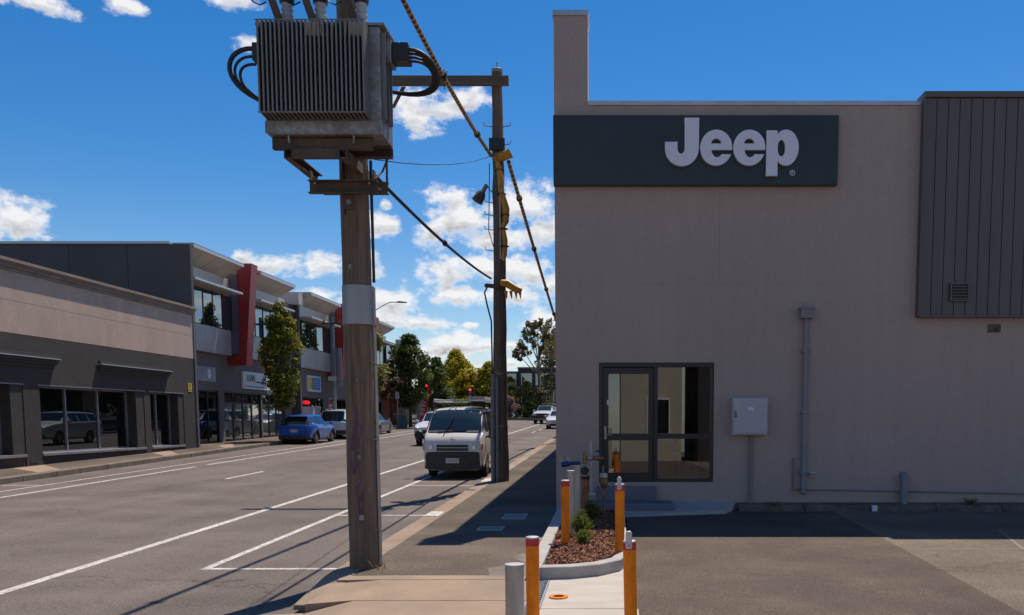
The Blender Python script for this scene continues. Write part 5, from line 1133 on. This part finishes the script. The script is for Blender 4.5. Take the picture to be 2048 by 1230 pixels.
    for (y, w) in wheels:
        for s in (-1, 1):
            if first is None:
                wl = tb_.build('wheel', K['rubber'], None, 35)
                rm = MB(); rm.tube([(-.02, 0, 0), (ww * .36, 0, 0)], [wr * .60, wr * .62], 24)
                for k in range(7):
                    a = 2 * PI * k / 7; d = Vector((0, math.cos(a), math.sin(a))); e = Vector((0, -math.sin(a), math.cos(a)))
                    rm.prism([Vector((ww * .361, 0, 0)) + d * wr * .1 + e * wr * .07, Vector((ww * .361, 0, 0)) + d * wr * .58 + e * wr * .11, Vector((ww * .361, 0, 0)) + d * wr * .58 - e * wr * .11, Vector((ww * .361, 0, 0)) + d * wr * .1 - e * wr * .07], (ww * .1, 0, 0))
                rmo = rm.build('rim', K[rim], wl, 30)
                first = wl
            else: wl = copy_tree(first)
            wl.parent = t; wl.location = (s * (w - ww * .5 - .015), y, wr); wl.rotation_euler = (0, 0, 0 if s > 0 else PI)
    if clad:
        for (y, w) in wheels:
            for s in (-1, 1):
                b = MB(); k0 = -2; N_ = 20
                pts = [(math.cos(PI * k / N_ * 1.16 - .25), math.sin(PI * k / N_ * 1.16 - .25)) for k in range(N_ + 1)]
                v = []; f = []
                for c_, s_ in pts:
                    for r_ in (1.15, 1.34):
                        for u in (-.03, .02): v.append((s * (w + u), y + c_ * r_ * wr, wr + s_ * r_ * wr))
                for k in range(N_):
                    a = 4 * k
                    for q0, q1 in ((0, 1), (1, 3), (3, 2), (2, 0)): f.append((a + q0, a + q1, a + 4 + q1, a + 4 + q0))
                b.raw(v, f); b.build('wheel_arch', K['bumper'], t, 40)
    for (nm, mt, x0, x1, y0, y1, z0, z1, bv) in boxes:
        for s in ((-1, 1) if x0 > 0 else (1,)):
            b = MB(); b.box(min(s * x0, s * x1), max(s * x0, s * x1), y0, y1, z0, z1); b.build(nm, K[mt] if mt in K else mt, t, 30 if bv else None, bevel=bv)
    for (nm, mt, ring_, d) in lens:
        for s in (-1, 1):
            b = MB(); b.prism([(s * x, y, z) for x, y, z in ring_], (0, d, 0)); b.build(nm, K[mt], t, 40, bevel=.012)
    if plate:
        (tx, py, pz, s) = plate; b = MB(); b.box(-.186, .186, py - (.012 if s < 0 else 0), py + (0 if s < 0 else .012), pz, pz + .134); p_ = b.build('number_plate', K['plate'], t)
        text_mesh('plate_text', tx, .115, K['signtext'], p_, (0, py + s * .0135, pz + .062), (Matrix.Rotation(PI / 2, 3, 'X') if s < 0 else Matrix.Rotation(PI, 3, 'Z') @ Matrix.Rotation(PI / 2, 3, 'X')), .001)
    return t
# white work van, nose toward the viewer
ST = [(.0, .72, .62, .34, .88, .90), (.05, .80, .70, .25, 1.02, 1.05), (.16, .832, .74, .22, 1.15, 1.18), (.34, .845, .77, .22, 1.25, 1.28), (.60, .847, .755, .22, 1.26, 1.57), (.88, .847, .72, .22, 1.26, 1.84), (1.06, .847, .71, .22, 1.26, 1.915), (1.5, .847, .70, .22, 1.22, 1.955), (1.55, .847, .70, .22, 1.22, 1.957), (3.0, .847, .70, .22, 1.22, 1.975), (3.05, .847, .70, .22, 1.22, 1.975), (4.45, .845, .70, .24, 1.22, 1.95), (4.62, .82, .66, .28, 1.2, 1.85), (4.69, .78, .6, .36, 1.1, 1.7)]
VX, VY = -4.43, 24.95
van = make_car('work_van', 'dusty white work van with loaded roof racks parked facing the viewer', (VX, VY, gz(25.5) - .15), 0, ST, [(.98, .845), (3.55, .845)], CP['van'], dict(ws=(3, 6), sw=(5, 10)), .325, .19, cat='van', plate=('WXM·073', -.035, .44, -1))
van.rotation_euler = (M, 0, 0)
def part(nm, mt, fn, par=van, bevel=0, sm=None):
    b = MB(); fn(b); return b.build(nm, K[mt] if mt in K else mt, par, sm, bevel)
# bumper, grille, lamps
bp = part('front_bumper', 'bumper', lambda b: b.prism([(-.83, .22, .27), (-.74, .0, .27), (-.45, -.035, .26), (.45, -.035, .26), (.74, .0, .27), (.83, .22, .27)], (0, 0, .49)), bevel=.03)
part('air_intake', 'black', lambda b: b.box(-.42, .42, -.042, -.03, .575, .665), bp); part('fog_recess', 'black', lambda b: [b.box(s * .66 - .09, s * .66 + .09, -.012, .02, .56, .67) for s in (-1, 1)], bp)
g_ = part('grille', 'black', lambda b: b.prism([(-.43, -.035, .775), (.43, -.035, .775), (.43, -.012, .96), (-.43, -.012, .96)], (0, .06, 0)))
for z in (.855, .945): part('grille_bar', 'steel2', lambda b: b.box(-.43, .43, -.046 + (z - .79) * .12, -.030 + (z - .79) * .12, z, z + .018), g_)
def badge(b):
    for rx, rz in ((.085, .055), (.05, .05), (.022, .05)):
        p = [(rx * math.cos(2 * PI * k / 20), .012 if rx > .06 else .008, .1 + .965 + rz * math.sin(2 * PI * k / 20)) for k in range(21)]; b.tube(p, .007, 6)
part('badge', 'chrome', badge, sm=60)
for s in (-1, 1):
    hl = part('headlight', 'lens', lambda b: b.prism([(s * .44, -.036, .775), (s * .80, -.005, .775), (s * .825, .06, .985), (s * .44, -.012, .965)], (0, .09, 0)), bevel=.015)
    part('indicator', 'orange', lambda b: b.prism([(s * .775, -.018, .80), (s * .83, .05, .80), (s * .838, .09, .97), (s * .81, .05, .97)], (0, .06, 0)), hl)
    part('reflector', 'chrome', lambda b: b.tube([(s * .60, -.04, .87), (s * .60, -.03, .87)], [.06, .068], 14), hl)
    part('wiper', 'black', lambda b: b.tube([(s * .1 - .35, .30, 1.29), (s * .1 + .25, .35, 1.33)], .012, 6))
part('cowl', 'black', lambda b: b.hexa([(-.72, .31, 1.25), (.72, .31, 1.25), (.72, .37, 1.26), (-.72, .37, 1.26), (-.72, .31, 1.285), (.72, .31, 1.285), (.72, .37, 1.33), (-.72, .37, 1.33)]))
mr = part('wing_mirror', 'black', lambda b: b.ball((-1.05, .62, 1.18), (.13, .09, .15), 14, 9), sm=60); part('mirror_arm', 'black', lambda b: b.tube([(-.83, .66, 1.14), (-.98, .64, 1.15)], .03, 8), mr)
mr = part('wing_mirror', 'black', lambda b: b.ball((1.02, .66, 1.2), (.11, .08, .15), 14, 9), sm=60); part('mirror_arm', 'black', lambda b: b.tube([(.83, .68, 1.14), (.96, .66, 1.15)], .03, 8), mr)
part('snorkel_tube', 'black', lambda b: b.tube([(-.06, .68, 1.69), (-.17, .46, 1.45), (-.25, .30, 1.28), (-.27, .16, 1.19)], .014, 6))
part('roof_strap', 'black', lambda b: b.tube([(-.06, 1.1, 1.96), (-.09, .92, 1.85), (-.15, .75, 1.68)], .013, 6)); part('roof_strap', 'black', lambda b: b.tube([(-.62, 1.1, 1.96), (-.66, .9, 1.87), (-.73, .66, 1.64), (-.78, .42, 1.36)], .013, 6))
part('side_moulding', 'bumper', lambda b: [b.box(s * .852 - .008, s * .852 + .008, 1.4, 3.1, .62, .69) for s in (-1, 1)])
part('door_gap', 'black', lambda b: [b.box(.8465, .8495, y, y + .012, .4, 1.15) for y in (.62, 1.52, 2.9)])
for y in (1.35, 2.5, 3.8):
    rk = part('roof_rack', 'black', lambda b: [b.tube([(-.76, y, 2.08), (.76, y, 2.08)], .022, 8)] + [b.tube([(s * .70, y, 2.10), (s * .71, y, 1.93)], .028, 8) for s in (-1, 1)], sm=40)
part('dash_slab', 'hoard', lambda b: b.box(-.25, .2, .62, .9, 1.2, 1.235))  # plain pale slab on the dash
# ladders lashed on the roof racks
def ladder(name, x0, x1, y0, y1, z, label, mt, n):
    t = thing(name, (VX + (x0 + x1) / 2, VY + y0, z), label, 'ladder', 'ladders on the van roof')
    for x in (x0, x1 - .03): b = MB(); b.box(VX + x, VX + x + .03, VY + y0, VY + y1, z, z + .10); b.build('rail', mt, t)
    for k in range(n): y = VY + y0 + .1 + (y1 - y0 - .2) * k / (n - 1); b = MB(); b.tube([(VX + x0 + .0305, y, z + .05), (VX + x1 - .0305, y, z + .05)], .02, 8); b.build('rung', mt, t)
K['ladder_green'] = mat('green_fibreglass', (.16, .22, .12), rough=.5)
zt = gz(25) - .15 + 2.12
ladder('ladder', -.72, -.18, 1.1, 4.4, zt + .03, 'grey ladder at the left of the van roof', K['steel2'], 9)
ladder('ladder', -.16, .28, 1.3, 4.6, zt + .03, 'green fibreglass ladder in the middle of the van roof', K['ladder_green'], 9)
ladder('ladder', .32, .78, 1.0, 4.2, zt + .02, 'pale grey ladder at the right of the van roof', K['steel2'], 9)
t = thing('roof_plank', (VX + .45, VY + 1.2, zt + .125), 'long pale plank lying on top of the van ladders', 'plank'); b = MB(); b.box(VX + .25, VX + .75, VY + 1.15, VY + 4.0, zt + .125, zt + .19); b.build('plank', K['hoard'], t)

# parked blue hatchback, seen from behind
def hatch(L=4.27, W=1.765, H=1.53, s=1.):
    w = W / 2
    return [(.0, w * .8, .5, .38, .68, .70), (.12, w * .93, .58, .28, .76, .79), (.5, w * .985, .62, .24, .88, .92), (1.0, w, .62, .22, .95, 1.0), (1.12, w, .61, .22, .97, 1.03), (1.75, w, .56, .22, .99, H - .04), (2.0, w, .56, .22, 1.0, H - .01), (2.35, w, .565, .22, 1.0, H), (2.42, w, .565, .22, 1.01, H), (3.15, w, .55, .22, 1.04, H - .03), (3.22, w, .55, .22, 1.05, H - .035), (3.72, w * .985, .52, .24, 1.10, H - .10), (4.06, w * .96, .60, .28, 1.06, 1.14), (4.2, w * .93, .62, .33, .96, 1.0), (L, w * .86, .6, .42, .82, .84)]
hb = [('bumper', 'bumper', -.78, .78, 4.16, 4.30, .30, .50, .02), ('spoiler', CP['blue'], -.56, .56, 3.66, 3.88, 1.42, 1.455, .01), ('side_sill', 'bumper', .80, .885, 1.25, 2.95, .22, .34, .01), ('wing_mirror', CP['blue'], .90, 1.06, 1.28, 1.46, .98, 1.12, .04), ('reflector', 'tail', .60, .72, 4.285, 4.31, .40, .50, .01), ('door_gap', 'black', .8825, .8845, 2.37, 2.385, .35, .98, 0)]
tl = [('tail_light', 'tail', [(.40, 4.12, .92), (.84, 3.92, .94), (.83, 3.98, 1.06), (.52, 4.08, 1.02)], .05)]
car = make_car('hatchback_car', 'bright blue hatchback with dark wheel arches parked under the street tree', (-15.95, 49.4, gz(47) - .15), PI, hatch(), [(.84, .875), (3.41, .875)], CP['blue'], dict(ws=(4, 6), sw=(5, 11), rw=(11, 13)), .335, .21, rim='bronze', clad=1, boxes=[(a, m, x0, x1, y0, y1, z0, z1, bv) for a, m, x0, x1, y0, y1, z0, z1, bv in hb], lens=tl, plate=('1AE·7WD', 4.275, .66, 1))
# NOTE: the car's nose is local -y; turned round it points up the street
car.location = (-15.95, 45.2 + 4.27, gz(47) - .15); car.rotation_euler = (0, 0, 0)
def flip(t, y_rear, L): t.rotation_euler = (-M, 0, PI); t.location.y = y_rear + L
flip(car, 45.2, 4.27)
def suv(L=4.8, W=1.92, H=1.72):
    w = W / 2
    return [(.0, w * .8, .55, .42, .85, .87), (.12, w * .94, .62, .32, .92, .95), (.6, w * .99, .68, .28, 1.02, 1.06), (1.2, w, .7, .27, 1.08, 1.12), (1.3, w, .69, .27, 1.1, 1.16), (1.9, w, .66, .27, 1.12, H - .05), (2.15, w, .66, .27, 1.12, H - .02), (2.6, w, .66, .27, 1.13, H), (2.68, w, .66, .27, 1.13, H), (3.5, w, .66, .27, 1.15, H - .01), (3.57, w, .66, .27, 1.15, H - .015), (4.35, w * .985, .64, .28, 1.18, H - .06), (4.62, w * .97, .68, .3, 1.14, 1.2), (4.74, w * .94, .7, .36, 1.0, 1.04), (L, w * .88, .68, .45, .9, .92)]
sb = [('bumper', 'bumper', -.86, .86, 4.66, 4.83, .34, .56, .02), ('spoiler', CP['white'], -.62, .62, 4.28, 4.46, 1.62, 1.66, .01), ('roof_rail', 'steel2', .56, .60, 2.0, 4.0, 1.70, 1.75, .01), ('wing_mirror', CP['white'], .97, 1.14, 1.42, 1.6, 1.1, 1.26, .04), ('reflector', 'tail', .66, .78, 4.8, 4.84, .46, .54, .01)]
st_ = [('tail_light', 'tail', [(.42, 4.68, 1.03), (.93, 4.42, 1.05), (.92, 4.45, 1.15), (.6, 4.62, 1.12)], .06)]
car = make_car('suv_car', 'white family wagon parked ahead of the bright blue hatchback', (-15.95, 56, gz(54) - .15), PI, suv(), [(.95, .95), (3.75, .95)], CP['white'], dict(ws=(4, 6), sw=(5, 11), rw=(11, 13)), .36, .22, boxes=sb, lens=st_, plate=('AKR·41', 4.805, .72, 1)); flip(car, 51.3, 4.8)
def sedan(L=4.7, W=1.82, H=1.45):
    w = W / 2
    return [(.0, w * .78, .5, .35, .66, .68), (.12, w * .93, .6, .24, .74, .77), (.6, w * .985, .64, .2, .86, .9), (1.25, w, .64, .19, .93, .97), (1.35, w, .63, .19, .94, 1.0), (2.05, w, .55, .19, .95, H - .03), (2.3, w, .55, .19, .95, H), (2.7, w, .55, .19, .96, H), (2.77, w, .55, .19, .96, H), (3.3, w, .54, .19, .97, H - .05), (3.4, w, .54, .19, .98, H - .07), (3.95, w * .99, .6, .2, 1.0, 1.04), (4.5, w * .95, .6, .25, .98, 1.01), (L, w * .85, .58, .36, .85, .87)]
car = make_car('sedan_car', 'grey sedan parked beyond the white wagon by the cafe', (-16.0, 61, gz(59) - .15), PI, sedan(), [(.9, .9), (3.6, .9)], CP['grey'], dict(ws=(4, 6), sw=(5, 10), rw=(10, 11)), .32, .2, boxes=[('wing_mirror', CP['grey'], .92, 1.08, 1.5, 1.66, .93, 1.06, .03)]); flip(car, 57.6, 4.7)
fb = [('grille', 'black', -.42, .42, -.022, .05, .50, .66, .01), ('grille_bar', 'chrome', -.42, .42, -.028, -.022, .57, .595, 0), ('lower_intake', 'black', -.6, .6, .0, .06, .28, .40, .01), ('wing_mirror', CP['white'], .92, 1.08, 1.5, 1.66, .93, 1.06, .03)]
hl_ = [('headlight', 'lens', [(.46, .02, .60), (.80, .14, .62), (.80, .22, .74), (.5, .06, .70)], .05)]
car = make_car('sedan_car', 'white sedan parked nose out at the right kerb in the distance', (-4.35, 70.4, gz(71) - .15), 0, sedan(), [(.9, .9), (3.6, .9)], CP['white'], dict(ws=(4, 6), sw=(5, 10), rw=(10, 11)), .32, .2, boxes=fb, lens=hl_, plate=('ZKD·118', -.03, .42, -1))
car = make_car('small_suv', 'white small wagon with a lit headlamp driving behind the parked van', (-8.75, 43.6, gz(45) - .15), 0, suv(4.5, 1.84, 1.66), [(.9, .91), (3.5, .91)], CP['white'], dict(ws=(4, 6), sw=(5, 11)), .34, .21, boxes=[('grille', 'black', -.42, .42, -.022, .05, .56, .74, .01), ('front_bumper', 'bumper', -.7, .7, -.01, .1, .34, .5, .02), ('roof_rail', 'black', .56, .60, 2.0, 4.0, 1.65, 1.70, .01), ('wing_mirror', CP['white'], .93, 1.10, 1.42, 1.6, 1.08, 1.24, .04)], lens=[('headlight', 'lens', [(.46, .02, .78), (.84, .16, .80), (.84, .24, .92), (.5, .06, .88)], .05)])
b = MB(); b.cyl((-.66, .06, .82), (-.66, .03, .82), .07); b.build('lit_lamp', emit('lit_headlamp', (1, .8, .45), 4), car)
def ute():
    w = .925; return [(.0, w * .84, .6, .45, .98, 1.0), (.14, w * .96, .7, .38, 1.04, 1.07), (.9, w, .74, .36, 1.12, 1.16), (1.4, w, .72, .36, 1.15, 1.2), (1.5, w, .71, .36, 1.16, 1.24), (2.05, w, .66, .36, 1.17, 1.72), (2.25, w, .66, .36, 1.17, 1.76), (2.7, w, .66, .36, 1.17, 1.77), (2.78, w, .66, .36, 1.17, 1.77), (3.4, w, .66, .36, 1.17, 1.74), (3.5, w, .66, .36, 1.17, 1.72), (5.1, w * .98, .62, .4, 1.15, 1.68), (5.2, w * .95, .6, .45, 1.1, 1.6)]
car = make_car('utility_truck', 'white utility truck with black bull bar and green roof load in the distance', (-6.75, 86, gz(87) - .15), R(-6), ute(), [(1.0, .92), (4.1, .92)], CP['white'], dict(ws=(4, 6), sw=(5, 10)), .38, .24, cat='utility truck', boxes=[('bull_bar', 'bumper', -.88, .88, -.12, .06, .5, .8, .03), ('grille', 'black', -.5, .5, -.03, .05, .81, .97, .01), ('roof_rack', 'black', -.66, .66, 2.3, 4.4, 1.80, 1.86, .01), ('roof_load', 'ladder_green', -.5, .6, 2.4, 4.6, 1.865, 1.98, .02), ('wing_mirror', CP['white'], .94, 1.14, 1.6, 1.75, 1.12, 1.34, .03)], lens=[('headlight', 'lens', [(.55, .02, .84), (.86, .12, .84), (.86, .16, .99), (.55, .04, .99)], .05)])
car = make_car('sedan_car', 'white wagon queueing behind the white utility truck', (-4.6, 92.5, gz(93) - .15), 0, suv(4.6, 1.8, 1.6), [(.9, .9), (3.6, .9)], CP['silver'], dict(ws=(4, 6), sw=(5, 11)), .33, .2)
# ------------------------------------------------------------------ signals, lamps and small things down the street
def signal(x, y, zc, label, h0=None, lit=True):
    t = thing('traffic_light', (x, y, gz(y)), label, 'traffic light', 'traffic lights at the junction'); z = gz(y)
    b = MB(); b.cyl((x, y, z), (x, y, zc + .55), .055, n=10); b.build('post', K['pit'], t, 40)
    b = MB(); b.box(x - .17, x + .17, y - .30, y - .08, zc - .5, zc + .5); hd = b.build('signal_head', K['black'], t, bevel=.02)
    b = MB(); b.box(x - .30, x + .30, y - .10, y - .078, zc - .62, zc + .62); b.build('backing_board', K['black'], t)
    for k, (nm, m_) in enumerate((('red_lamp', emit('red_signal', (1, .02, .015), 3.) if lit else K['red']), ('amber_lamp', K['bolt']), ('green_lamp', K['bolt']))):
        b = MB(); b.cyl((x, y - .301, zc + .31 - .31 * k), (x, y - .315, zc + .31 - .31 * k), .125, n=18); b.build(nm, m_, hd)
        b = MB(); b.tube([(x, y - .302, zc + .43 - .31 * k), (x, y - .46, zc + .44 - .31 * k)], .03, 6); b.build('visor', K['black'], hd)
signal(-16.1, 78.5, 4.55, 'red traffic light beside the broad dark street tree')
signal(-15.2, 97, 4.75, 'red traffic light in front of the golden conifer')
signal(-15.6, 79.5, 3.1, 'side turned traffic light head just above the van roof', lit=False)
def street_lamp(x, y, H, dx, label, dz=.55):
    t = thing('street_lamp', (x, y, gz(y)), label, 'street lamp', 'street lamps'); z = gz(y)
    b = MB(); b.cyl((x, y, z), (x, y, z + H), .09, .06, 10); b.build('post', K['pit'], t, 40)
    b = MB(); b.tube([(x, y, z + H - .1), (x + dx * .45, y, z + H + dz * .6), (x + dx * .75, y, z + H + dz), (x + dx, y, z + H + dz)], .035, 8); b.build('arm', K['steel2'], t, 50)
    b = MB(); b.tube([(x + dx, y, z + H + dz), (x + dx + .25 * (1 if dx > 0 else -1), y, z + H + dz + .02), (x + dx + .75 * (1 if dx > 0 else -1), y, z + H + dz - .02)], [.06, .13, .07], 10, flat=.6); b.build('lamp_head', K['pit'], t, 50)
street_lamp(-16.85, 64, 8.3, 1.7, 'street lamp arm reaching out right of the thick pole above the office row', .6)
street_lamp(-4.0, 98, 9.3, -2.6, 'pale street lamp arm in front of the gum trees at the building corner', .7)
# service pole with its gear left of the big pole
t = thing('service_pole', (-16.6, 52.3, .99), 'thin grey service pole with a crossbar left of the thick timber pole', 'pole')
b = MB(); b.cyl((-16.35, 53.2, .9), (-16.35, 53.2, 7.9), .13, .11, 10); b.build('shaft', K['pit'], t, 40)
b = MB(); b.box(-16.95, -15.75, 53.05, 53.15, 7.45, 7.56); b.build('crossbar', K['arm'], t)
b = MB(); b.box(-16.6, -16.1, 53.0, 53.09, 4.2, 4.45); b.build('bracket', K['hoard'], t)
b = MB(); b.cyl((-15.98, 53.1, 3.9), (-15.98, 53.1, 6.1), .17, n=12); b.build('equipment_drum', K['pit'], t, 40)
for x in (-16.8, -15.9): b = MB(); b.tube([(x, 53.1, 7.56), (x, 53.1, 7.66), (x, 53.1, 7.74)], [.05, .06, .03], 8); b.build('insulator', K['brass'], t, 40)
t = thing('parking_sign', (-16.55, 52, .98), 'small red and white parking sign on a post behind the white wagon', 'sign')
b = MB(); b.cyl((-16.7, 54, .9), (-16.7, 54, 3.3), .03, n=8); b.build('post', K['pit'], t); b = MB(); b.box(-16.9, -16.5, 53.94, 53.96, 2.1, 3.2); pn = b.build('panel', K['white'], t)
b = MB(); b.box(-16.88, -16.52, 53.93, 53.938, 2.85, 3.15); b.build('red_field', K['red'], pn)
b = MB(); [b.box(-16.85, -16.55, 53.93, 53.938, z, z + .05) for z in (2.2, 2.35, 2.5, 2.65)]; b.build('print', K['signtext'], pn)
# feather banner
t = thing('feather_banner', (-16.0, 76, 1.4), 'red feather banner with white lettering leaning beside the dark street tree', 'banner')
b = MB(); z = gz(76); pts = [(-16.2, z + .5), (-15.75, z + .55), (-15.35, z + 2.4), (-15.15, z + 3.3), (-15.45, z + 3.2), (-15.8, z + 2.3)]
b.prism([(x, 76, z_) for x, z_ in pts], (0, .02, 0)); fl = b.build('flag', K['red'], t)
b = MB(); b.tube([(-16.1, 76.01, z), (-16.2, 76.01, z + .5), (-15.82, 76.01, z + 2.4), (-15.42, 76.01, z + 3.3)], .02, 6); b.build('pole', K['steel2'], t)
b = MB()
for k in range(6):
    u = k / 6; x = -15.96 + .42 * u; zz = z + .85 + 2.1 * u
    b.box(x - .13, x - .06, 75.985, 75.997, zz, zz + .22); b.box(x - .055, x + .13, 75.985, 75.997, zz, zz + .06); b.box(x - .055, x + .13, 75.985, 75.997, zz + .15, zz + .21)
b.build('lettering', K['white'], fl)
# cafe furniture
t = thing('sandwich_board', (-16.6, 71.5, 1.35), 'small teal sandwich board on the path by the cafe', 'sandwich board'); z = gz(71.5)
for s in (-1, 1):
    b = MB(); b.hexa([(-16.9, 71.5 + s * .25, z), (-16.3, 71.5 + s * .25, z), (-16.3, 71.5 + s * .29, z), (-16.9, 71.5 + s * .29, z), (-16.9, 71.5 + s * .02, z + .9), (-16.3, 71.5 + s * .02, z + .9), (-16.3, 71.5 + s * .06, z + .9), (-16.9, 71.5 + s * .06, z + .9)]); b.build('board', K['pit_green'], t)
rl = thing('cafe_barrier', (-17.3, 76, 1.4), 'low metal barrier with a pale top rail outside the cafe', 'barrier'); z = gz(77)
b = MB(); b.box(-18.8, -16.6, 76.9, 77.0, z + .85, z + .95); b.build('top_rail', K['hoard'], rl)
for k in range(9): x = -18.75 + k * .26; b = MB(); b.box(x, x + .04, 76.93, 76.97, z, z + .85); b.build('baluster', K['pit'], rl)
tg = thing('tree_guard', (-16.45, 73.4, 1.4), 'black metal guard round the broad dark street tree', 'tree guard'); z = gz(73.4)
for dx in (-.55, .55):
    for dy in (-.5, .5): b = MB(); b.box(-16.45 + dx - .025, -16.45 + dx + .025, 73.4 + dy - .025, 73.4 + dy + .025, z, z + 1.6); b.build('upright', K['clad'], tg)
for zz in (.5, 1.5):
    b = MB()
    for dy in (-.5, .5): b.box(-16.97, -15.93, 73.4 + dy - .015, 73.4 + dy + .015, z + zz, z + zz + .03)
    b.build('ring_rail', K['clad'], tg)
t = thing('street_sign', (-17.1, 72, 1.36), 'small pale sign on a thin post left of the broad street tree', 'sign'); z = gz(72)
b = MB(); b.cyl((-17.1, 72, z), (-17.1, 72, z + 2.6), .03, n=8); b.build('post', K['steel2'], t); b = MB(); b.box(-17.25, -16.95, 71.94, 71.965, z + 2.2, z + 2.75); b.build('panel', K['hoard'], t)
# chevron board of the roundabout
t = thing('chevron_board', (-11.7, 103, 1.95), 'low black and white chevron board at the far side of the junction', 'traffic sign'); z = gz(103)
b = MB(); b.box(-13.7, -10.7, 102.95, 103.0, z + .15, z + .75); b.build('panel', K['black'], t)
for k in range(3):
    x = -13.4 + k * .95; b = MB(); s = 1 if k else -1
    for u in (1,):
        b.prism([(x, 102.945, z + .2), (x + .22, 102.945, z + .2), (x + .22 + .22 * s, 102.945, z + .45), (x + .22, 102.945, z + .7), (x, 102.945, z + .7), (x + .22 * s, 102.945, z + .45)], (0, -.006, 0))
    b.build('chevron', K['white'], t)
for x in (-13.5, -10.9): b = MB(); b.box(x, x + .06, 103.001, 103.05, z - .1, z + .75); b.build('post', K['pit'], t)
b = MB(); b.prism([(-16, 103.5, gz(103) - .2), (-3, 103.5, gz(103) - .2), (-3, 110, gz(110) - .2), (-22, 110, gz(110) - .2), (-22, 105, gz(105) - .2)], (0, 0, .35)); struct(b.build('verge', K['kerb']))
b = MB(); b.poly([(-22, 104.5, gz(104.5) + .16), (-2, 104.5, gz(104.5) + .16), (0, 126, gz(126) + .16), (-30, 126, gz(126) + .16), (-22, 110, gz(110) + .16)]); struct(b.build('garden_ground', K['ground']))
